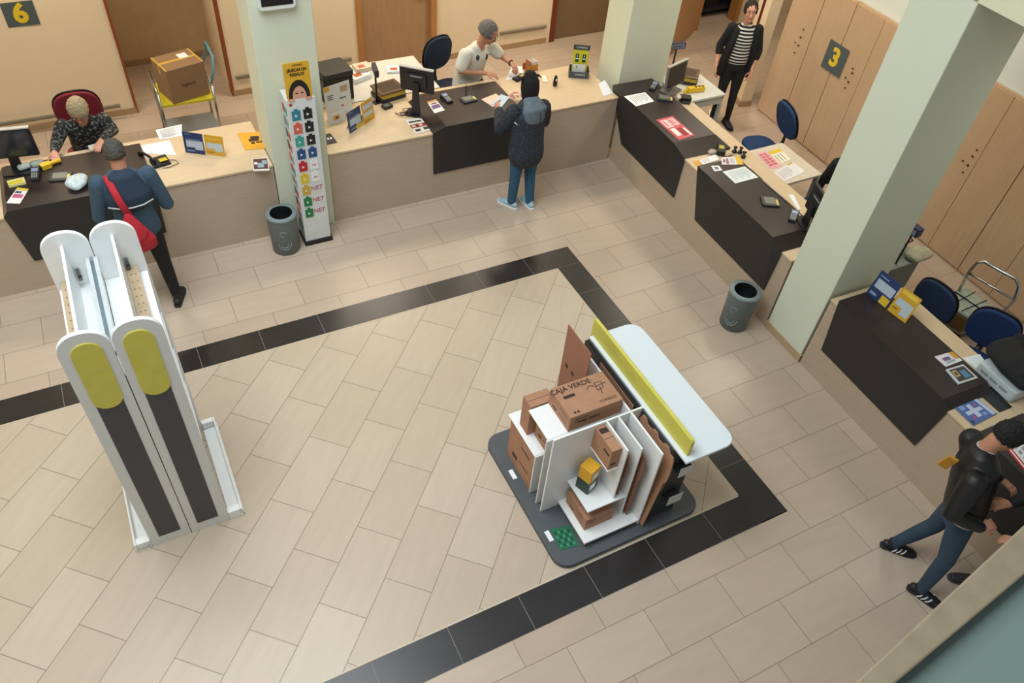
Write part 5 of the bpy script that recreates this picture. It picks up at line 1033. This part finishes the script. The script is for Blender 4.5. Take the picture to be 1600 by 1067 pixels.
# corner desk
sheet('document', 'white printed sheet on the corner desk next to the pillar', 'paper', [(975, 150.5), (994, 166), (1022, 158), (1008, 144)], DT, GW, TXTL)
payterm('card reader on the corner desk behind the white sheet', at(1021, 137, DT), -.9)
signpad('dark grey pad in front of the monitor on the corner desk', at(1039, 154, DT), -.6, w=.2, d=.15)
sheet('leaflet', 'red and white leaflet lying at the front edge of the corner desk', 'leaflet', [(1025, 187), (1061, 219), (1085.5, 211), (1051, 181)], DT, [C('#c9505a', .4), C('#e2c4c4', .5), C('#e8e2e0', .5), C('#8c2028', .5)], [(.08, .1, .45, .5, 1), (.08, .55, .42, .9, 1), (.5, .15, .85, .42, 2), (.55, .5, .9, .75, 3), (.12, .58, .38, .64, 0), (.12, .7, .38, .75, 0), (.12, .2, .4, .26, 0), (.6, .8, .95, .92, 2)])
p0, p1 = at(1037, 141, 1.06), at(1066, 127, 1.06)
monitor('silver framed computer monitor on the corner desk turned sideways', (p0+p1)/2 - V((0, 0, .075)), rz_of(p0, p1), w=(p1-p0).length, h=.30, stand=.075, tilt=-.06, size_back='#6c6a64', screen='#2c3034', silver=True)
t = thing('side_table', 'small white side table behind the corner desk carrying the scales', 'table', (2.66, 1.53, 0))
mb = MB(); mb.prism(rrect(-.30, -.35, .34, .34, .02, 3), .77, .80); mb.build('table_top', C('#d5d6ce', .5), t, bevel=.003)
mb = MB(); mb.box(-.28, -.33, .66, .32, .32, .768); mb.build('apron', C('#b9bab2', .5), t)
for x in (-.27, .31):
    for y in (-.32, .31): mb = MB(); mb.box(x-.02, y-.02, 0, x+.02, y+.02, .659); mb.build('leg', C('#a9aba6', .5), t)
scales('brown postal scales with a yellow rimmed display on the small white table', (2.68, 1.68, .80), -.75, h=.42, dispc='#38304a', face='#5b6072', ph=.55)
t = thing('label_gun', 'yellow label gun in front of the brown scales on the white table', 'scanner', at(1086, 143, .802), -.15)
mb = MB(); mb.prism(rrect(-.13, -.035, .13, .04, .02, 4), 0, .07); mb.build('body', C('#e0b81f', .45), t, bevel=.01)
for x in (-.02, .03, .08): mb = MB(); mb.box(x, -.02, .0702, x+.03, .02, .0712); mb.build('black_key', BLACK, t)
mb = MB(); mb.tube([(-.12, 0, .04), (-.18, -.03, .03), (-.2, -.09, .022)], [(.026, .02)]*3, 10); mb.build('handle', C('#e0b81f', .45), t)
boxthing('pen_tray', 'black pen tray and holder on the corner desk below the yellow label gun', 'tray', at(1070, 158, CT), -.5, [('tray', BLACK, (-.07, -.05, 0, .07, .05, .07), .008), ('lip', C('#2a2c30', .5), (-.05, -.085, 0, .05, -.051, .03), .004)])
t = thing('office_mouse', 'small white mouse beside the silver framed monitor', 'mouse', at(1060, 152, DT), -.5); mb = MB(); mb.ball((0, 0, .012), (.035, .06, .02), 14); mb.build('body', C('#c9c2b8', .4), t)
sheet('document', 'white sheet lying on the floor by the feet of the standing woman', 'paper', [(1108, 171), (1121, 169.5), (1123, 184.5), (1108, 181)], 0.006, GW, TXTL[:5])
# between the corner desk and the next desk
t = thing('pin_pad', 'black pin pad with a yellow-green label between the two dark desks', 'card reader', at(1127, 233, CT+.04), -.7)
mb = MB(); mb.box(-.05, -.09, -.04, .05, .09, .02); mb.build('case', BLACK, t, bevel=.008); mb = MB(); mb.box(-.03, -.02, .0202, .03, .05, .022); mb.build('yellow_label', C('#b5b23a', .5), t)
for i, (u, v, l) in enumerate([(1147, 238, 'black round stamp beside the pin pad'), (1156, 239, 'black round stamp nearest the counter end'), (1161, 246, 'black ink stamp lying by the wooden strip')]):
    t = thing('rubber_stamp', l, 'stamp', at(u, v, CT), .4*i, 'black rubber stamps'); mb = MB(); mb.lathe([(.026, 0), (.026, .025), (.012, .03), (.012, .05), (.022, .06), (.022, .075), (0, .082)], 18); mb.build('handle', BLACKG, t); mb = MB(); mb.box(-.03, -.02, 0, .03, .02, .012); mb.build('stamp_base', C('#2c2d30', .5), t)
for i, (u, v, l) in enumerate([(1137, 243, 'crumpled beige tissue between the two dark desks'), (1113, 240, 'crumpled pale wrapper at the edge of the corner desk')]):
    mb = MB(); ring_path(mb, [V((-.04, 0, .02)), V((.0, .01, .026)), V((.045, -.005, .02))], [(.035, .018), (.04, .024), (.03, .016)], 12, wide=(0, 1, 0)); o = mb.build('crumpled_paper', C('#c9b79a' if i == 0 else '#b9aea0', .8, var=.2, sc=60, bump=1.0), None, loc=at(u, v, CT)); tag(o, l, 'paper', 'crumpled papers')
sheet('document', 'white sheet near the wrapper, left end of the second dark desk', 'paper', [(1093, 250.6), (1099, 257), (1124, 249), (1119, 240)], CT+.003, GW, TXTL[:4])
sheet('leaflet', 'orange card sticking out under the white sheet beside the second dark desk', 'leaflet', [(1083, 252), (1089, 260), (1097, 258), (1094, 250)], CT, [C('#d9a03c', .5)], [])
sheet('leaflet', 'colourful leaflet with a yellow end on the second dark desk', 'leaflet', [(1127, 246), (1128, 257), (1162, 257), (1156, 244)], DT, [C('#dcd8d8', .5), C('#d9b23a', .5), C('#9a5b6a', .5), C('#33343a', .5), C('#b9c0c8', .5)], [(0, .72, 1, 1, 1), (.2, .22, .9, .34, 2), (.3, .08, .7, .16, 3), (.2, .42, .8, .62, 4)])
sheet('business_card', 'small white square card on the second dark desk', 'card', [(1111, 259), (1116.5, 267.6), (1129, 266), (1123, 258.5)], DT, GW, [(.25, .25, .75, .7, 1)])
sheet('document', 'large printed sheet lying in the middle of the second dark desk', 'paper', [(1129, 268), (1149, 286.5), (1185, 277), (1164, 260)], DT, [C('#dfe6e8', .6), C('#a8b4b8', .8, var=0)], TXTL)
signpad('signature pad with a beige screen on the second dark desk', at(1203, 316, DT), -.5, w=.19, d=.17)
payterm('card reader with a white slip near the big right-hand pillar', at(1239, 340, DT), -.9)
sheet('document', 'white slip tucked under the card reader near the big pillar', 'paper', [(1237, 331), (1246, 340), (1254, 338), (1244, 330)], DT, [C('#c9cdd6', .6)], [])
t = thing('pen', 'pale pen lying along the back of the second dark desk', 'pen', (0, 0, 0)); a, b = at(1191, 281, DT+.006), at(1232, 316, DT+.006); t.location = a; mb = MB(); mb.tube([V((0, 0, 0)), b-a], .006, 8); mb.build('barrel', C('#b8aca0', .4), t); mb = MB(); mb.tube([(b-a), (b-a)*1.04], .0075, 8); mb.build('cap', C('#c9a44a', .4), t)
sheet('document', 'narrow white envelope on the wooden strip behind the second dark desk', 'paper', [(1232, 304), (1247, 328), (1251, 326), (1240, 304)], CT, GW, [])
t = thing('side_table', 'pale side table covered in papers behind the second dark desk', 'table', (2.58, -.42, 0))
mb = MB(); mb.prism(rrect(-.27, -.38, .30, .34, .02, 3), .80, .83); mb.build('table_top', C('#cfc4b2', .5), t, bevel=.003)
for x in (-.24, .27):
    for y in (-.34, .31): mb = MB(); mb.box(x-.02, y-.02, 0, x+.02, y+.02, .799); mb.build('leg', C('#8b8d8e', .5), t)
sheet('stamp_sheet', 'pink sheet of stamps on the paper-covered side table', 'stamps', [(1182, 240), (1205, 264), (1222, 259), (1196, 236)], .831, [C('#e0a6aa', .6), C('#c05a68', .6)], [(.1+.16*i, .12+.4*j, .2+.16*i, .42+.4*j, 1) for i in range(5) for j in range(2)])
sheet('form', 'form with a yellow head on the far side of the paper-covered side table', 'paper', [(1200, 237), (1218, 256), (1236, 249), (1218, 232)], .831, [C('#e4e0c8', .6), C('#d9b92e', .6), C('#8f968c', .7)], [(0, 0, .25, 1, 1), (.35, .15, .9, .22, 2), (.35, .4, .9, .47, 2), (.35, .65, .9, .72, 2)])
sheet('document', 'big white sheet at the near end of the paper-covered side table', 'paper', [(1208, 270), (1225, 284), (1258, 268), (1238, 252)], .831, [C('#dedbdc', .6), C('#a9a6a8', .8, var=0), C('#cdb04a', .6)], TXTL[:6] + [(.0, .7, .12, .95, 2)])
monitor('black monitor seen edge-on against the big right-hand pillar', at(1262, 356, DT) + V((.06, .05, 0)), math.radians(70), w=.36, h=.30, stand=.1, tilt=0)
# desk with the folders
folder('display_folder', 'navy blue display folder with a yellow disc on the right-hand desk', (1353, 457), (1383, 482), DT, .27, 0, [(.1, .38, .95, .72, 1), (.1, .82, .5, .86, 2), (.6, .02, .98, .32, 3), (.1, .1, .4, .2, 2)], BLUEP, group='blue display folders', lean=.25)
t, c, ux, up, nrm, w_ = folder('display_folder', 'mustard yellow display folder standing in front of the steel trolley view', (1386, 484), (1414, 505), DT, .27, 0, [(.1, .35, .92, .62, 1), (.5, .12, .92, .38, 1), (.1, .2, .35, .26, 2), (.1, .8, .9, .95, 3)], YELP, group='yellow display folders', lean=.25)
sheet('leaflet', 'white leaflet with an orange corner on the desk with the folders', 'leaflet', [(1460, 557), (1478, 573), (1504, 563), (1488, 549)], DT, [C('#d9d6dc', .5), C('#c99a34', .5), C('#6d5a86', .5), C('#9aa4b0', .5)], [(0, .75, .7, 1, 1), (.3, .2, .6, .6, 2), (.65, .2, .85, .7, 3)])
t = thing('coin_tray', 'dark picture tray with a white edge on the desk with the folders', 'tray', at(1502, 585, DT), 0)
P = [at(u, v, DT+.012) - t.location for u, v in [(1478, 577), (1498, 600), (1528, 590), (1505, 569)]]
mb = MB(); mb.slab(P, .012, 0, [(.1, .1, .9, .92, 1), (.2, .15, .6, .4, 2), (.3, .5, .8, .8, 3), (.3, .22, .5, .34, 1)]); mb.build('tray', [C('#c9ccd0', .4), C('#3d3c38', .4), C('#b9a06a', .5), C('#4f7fa0', .4)], t)
sheet('document', 'plain white sheet on the wooden strip next to the white printer', 'paper', [(1504, 559), (1527, 578), (1538, 563), (1531, 553)], CT+.002, [C('#dfe8ec', .6)], [])
q = at(1577, 630, .92); RM_ = math.radians(-92)
t = thing('white_printer', 'low white printer with slots in its front and a black jacket on top', 'printer', q, RANG)
mb = MB(); mb.prism(rrect(0, 0, .50, .40, .03, 4), 0, .12); mb.build('body', C('#c3cccd', .4), t, bevel=.008)
for k in range(3): mb = MB(); mb.box(-.0015, .07+.1*k, .05, .0, .15+.1*k, .075); mb.build('slot', C('#8b9596', .4), t)
mb = MB(); ring_path(mb, [V((.22, .0, .19)), V((.25, .2, .21)), V((.28, .42, .19))], [(.21, .07), (.24, .10), (.19, .075)], 20, wide=(1, 0, .1)); ring_path(mb, [V((.1, .1, .2)), V((.35, .3, .29)), V((.45, .35, .22))], [(.08, .05), (.09, .05), (.07, .05)], 14)
ring_path(mb, [V((.38, .05, .22)), V((.42, .2, .26)), V((.40, .4, .24))], [(.1, .06), (.12, .07), (.08, .05)], 14)
o = mb.build('black_jacket', C('#19191a', .9, var=.2, sc=14, bump=.6), None, remesh=.012, smooth=4, loc=q); o.rotation_euler = (0, 0, RANG); tag(o, 'black jacket heaped on top of the low white printer', 'jacket')
sheet('desk_mat', 'black mat under the front of the white printer', 'mat', [(1530, 616), (1562, 644), (1582, 636), (1548, 603)], CT, [C('#1f2326', .5)], [])
sheet('brochure', 'blue brochure with a white star shape on the pale counter beside the desk with folders', 'brochure', [(1490, 635), (1521, 665), (1558, 646), (1525, 621)], CT+.004, [C('#4a66a0', .4), C('#b9c4dc', .4), C('#8a5a8c', .4), C('#20263c', .4), C('#7f9cc8', .4)], [(.05, .84, .95, .98, 1), (.4, .15, .58, .78, 1), (.15, .38, .8, .55, 1), (.65, .2, .85, .35, 2), (.2, .6, .35, .75, 2), (.1, .1, .3, .3, 4), (.7, .6, .85, .75, 4), (.8, .05, .95, .12, 3)])
sheet('leaflet', 'red and white leaflet on the last desk behind the head of the man in black', 'leaflet', [(1572, 700), (1600, 735), (1625, 715), (1590, 676)], DT, [C('#b8202c', .4), C('#dcdcdc', .5), C('#8a9098', .5)], [(.08, .08, .92, .92, 1), (.12, .15, .9, .22, 0), (.15, .35, .3, .5, 2), (.4, .35, .55, .5, 2), (.65, .35, .8, .5, 2), (.15, .6, .3, .75, 2), (.4, .6, .55, .75, 2)])
# small table, bag and handset next to the big pillar
t = thing('side_table', 'small grey table with bags half hidden behind the big right-hand pillar', 'table', (2.70, -2.12, 0))
mb = MB(); mb.box(-.3, -.2, .67, .3, .2, .70); mb.build('table_top', C('#8f9a98', .5), t, bevel=.004)
mb = MB(); mb.box(-.28, -.18, .3, .28, .18, .668); mb.build('cabinet', C('#7b8280', .5), t)
for x in (-.26, .26):
    for y in (-.16, .16): mb = MB(); mb.box(x-.015, y-.015, 0, x+.015, y+.015, .299); mb.build('leg', C('#5a5d5c', .5), t)
mb = MB(); ring_path(mb, [V((-.1, 0, .08)), V((0, .02, .12)), V((.12, 0, .07))], [(.11, .07), (.12, .10), (.08, .06)], 14, wide=(0, 1, 0)); b = at(1418, 385, .82); b.z = .701
o = mb.build('black_bag', C('#171412', .8, var=.3, sc=20, bump=.6), None, remesh=.012, smooth=2, loc=(2.72, -2.05, .701)); tag(o, 'black bag with straps on the small grey table behind the big pillar', 'bag')
mb = MB(); mb.tube([V((.12, .0, .1)), V((.2, -.04, .16)), V((.16, -.12, .17)), V((.06, -.1, .12))], .009, 6); mb.build('strap', BLACK, o)
mb = MB(); ring_path(mb, [V((-.1, 0, .04)), V((.05, .02, .05)), V((.16, 0, .035))], [(.09, .035), (.12, .05), (.08, .035)], 14, wide=(0, 1, 0)); 
o = mb.build('white_bag', C('#b5b39a', .7, var=.25, sc=30, bump=.8), None, remesh=.012, smooth=1, loc=(2.92, -2.28, .701)); tag(o, 'crumpled pale bag on the end of the small grey table', 'bag')
t = thing('customer_display', 'small blue display on a pole showing past the edge of the big pillar', 'display', (2.58, -1.99, .701)); 
mb = MB(); mb.tube([(0, 0, 0), (0, 0, .42)], .01, 8); mb.build('pole', BLACK, t)
hp = at(1430, 358, 1.16) - V((2.58, -1.99, .701)); t.location = (2.58 + hp.x, -1.99 + hp.y, .701)
mb = MB(); mb.box(-.04, -.07, .40, .04, .07, .50); mb.build('housing', C('#27355c', .4), t, bevel=.006); mb = MB(); mb.box(-.0425, -.05, .415, -.0405, .04, .475); mb.build('display_face', C('#8fa8d4', .3), t)
# steel platform trolley with the crate
A, B, Cc, D = [at(u, v, .32) for u, v in ((1467, 470), (1514, 499), (1562, 487), (1506, 446))]
c = (A+B+Cc+D)/4; c.z = 0; t = thing('platform_trolley', 'steel platform trolley with a bent tube handle by the cupboards', 'trolley', c)
L = [V((p.x, p.y, 0)) - c for p in (A, B, Cc, D)]
mb = MB(); mb.hexa([p*1.04 + V((0, 0, .10)) for p in L], [p*1.04 + V((0, 0, .12)) for p in L]); mb.build('deck', C('#8f9493', .4, .5), t)
for p in L: mb = MB(); q_ = p*.86; mb.tube([q_ + V((-.014, 0, .045)), q_ + V((.014, 0, .045))], .045, 14); mb.build('caster', BLACK, t)
h0, h1 = at(1468, 468, .12) - c, at(1561, 504, .12) - c; g0, g1 = at(1516, 424, .80) - c, at(1590, 464, .80) - c; 
r0, r1 = L[3]*1.03, L[2]*1.03
r0 = V((r0.x, r0.y, .11)); r1 = V((r1.x, r1.y, .11)); k0 = at(1531, 405, .98) - c; k1 = at(1594, 440, .98) - c; m0, m1 = at(1513, 426, .78) - c, at(1585, 469, .78) - c
mb = MB(); mb.tube([r0, m0, m0.lerp(k0, .75), k0.lerp(k1, .12), k0.lerp(k1, .9), m1.lerp(k1, .75), m1, r1], .017, 10); mb.build('push_handle', STEEL, t)
mb = MB(); mb.tube([m0, m1], .014, 10); mb.build('cross_bar', STEEL, t)
Pm = [p + V((0, 0, .121)) for p in L]; Pt = [p + V((0, 0, .30)) for p in L]
t2 = thing('crate', 'wooden crate with pale wrapped packets and black straps on the steel trolley', 'crate', c)
mb = MB(); mb.hexa(Pm, Pt); mb.build('box', C('#6a5026', .7, var=.15, sc=12), t2, bevel=.004)
mb = MB(); Pu = [p*.96 + V((0, 0, .302)) for p in L]; mb.hexa(Pu, [p*.90 + V((0, 0, .35)) for p in L]); mb.build('wrapped_packet', C('#a3b0a2', .45, var=.25, sc=9, bump=.5), t2, bevel=.02)
for a_, b_ in ((.35, .3), (.7, .65)):
    mb = MB(); s0 = Pu[0].lerp(Pu[1], a_)*.97 + V((0, 0, .055)); s1 = Pu[3].lerp(Pu[2], b_)*.97 + V((0, 0, .055)); s0.z = s1.z = .353; mb.tube([s0, s1], [(.012, .004)]*2, 6); mb.build('strap', BLACK, t2)
mb = MB(); s0 = Pu[0].lerp(Pu[3], .5)*.95; s1 = Pu[1].lerp(Pu[2], .5)*.95; s0.z = s1.z = .355; mb.tube([s0, s1], [(.012, .004)]*2, 6); mb.build('strap', BLACK, t2)

# rack in the dark store behind the far doorway
t = thing('storage_rack', 'dark storage rack filled with boxes seen through the far doorway', 'shelving', (5.55, 4.98, 0))
for z in (.12, .55, 1.0, 1.5): mb = MB(); mb.box(-.75, -.28, z, .75, .28, z+.03); mb.build('shelf', C('#2b2c30', .5), t)
for x in (-.78, .751):
    for y in (-.28, .25): mb = MB(); mb.box(x, y, 0, x+.028, y+.03, 1.9); mb.build('post', C('#3a3c40', .4, .4), t)
rr = random.Random(5)
for z in (.151, .581, 1.031):
    x = -.66
    while x < .3:
        w_ = .16 + rr.random()*.2; h_ = .12 + rr.random()*.2; o = MB(); o.box(-w_/2, -.2, 0, w_/2, .2, h_); k_ = rr.choice(['#191a1d', '#22252b', '#3b342c', '#24303a'])
        o = o.build('storage_box', C(k_, .6), loc=(5.55+x+w_/2, 4.98, z)); tag(o, 'dark box stored on the rack behind the far doorway', 'box', 'dark boxes on the storage rack'); x += w_ + .02
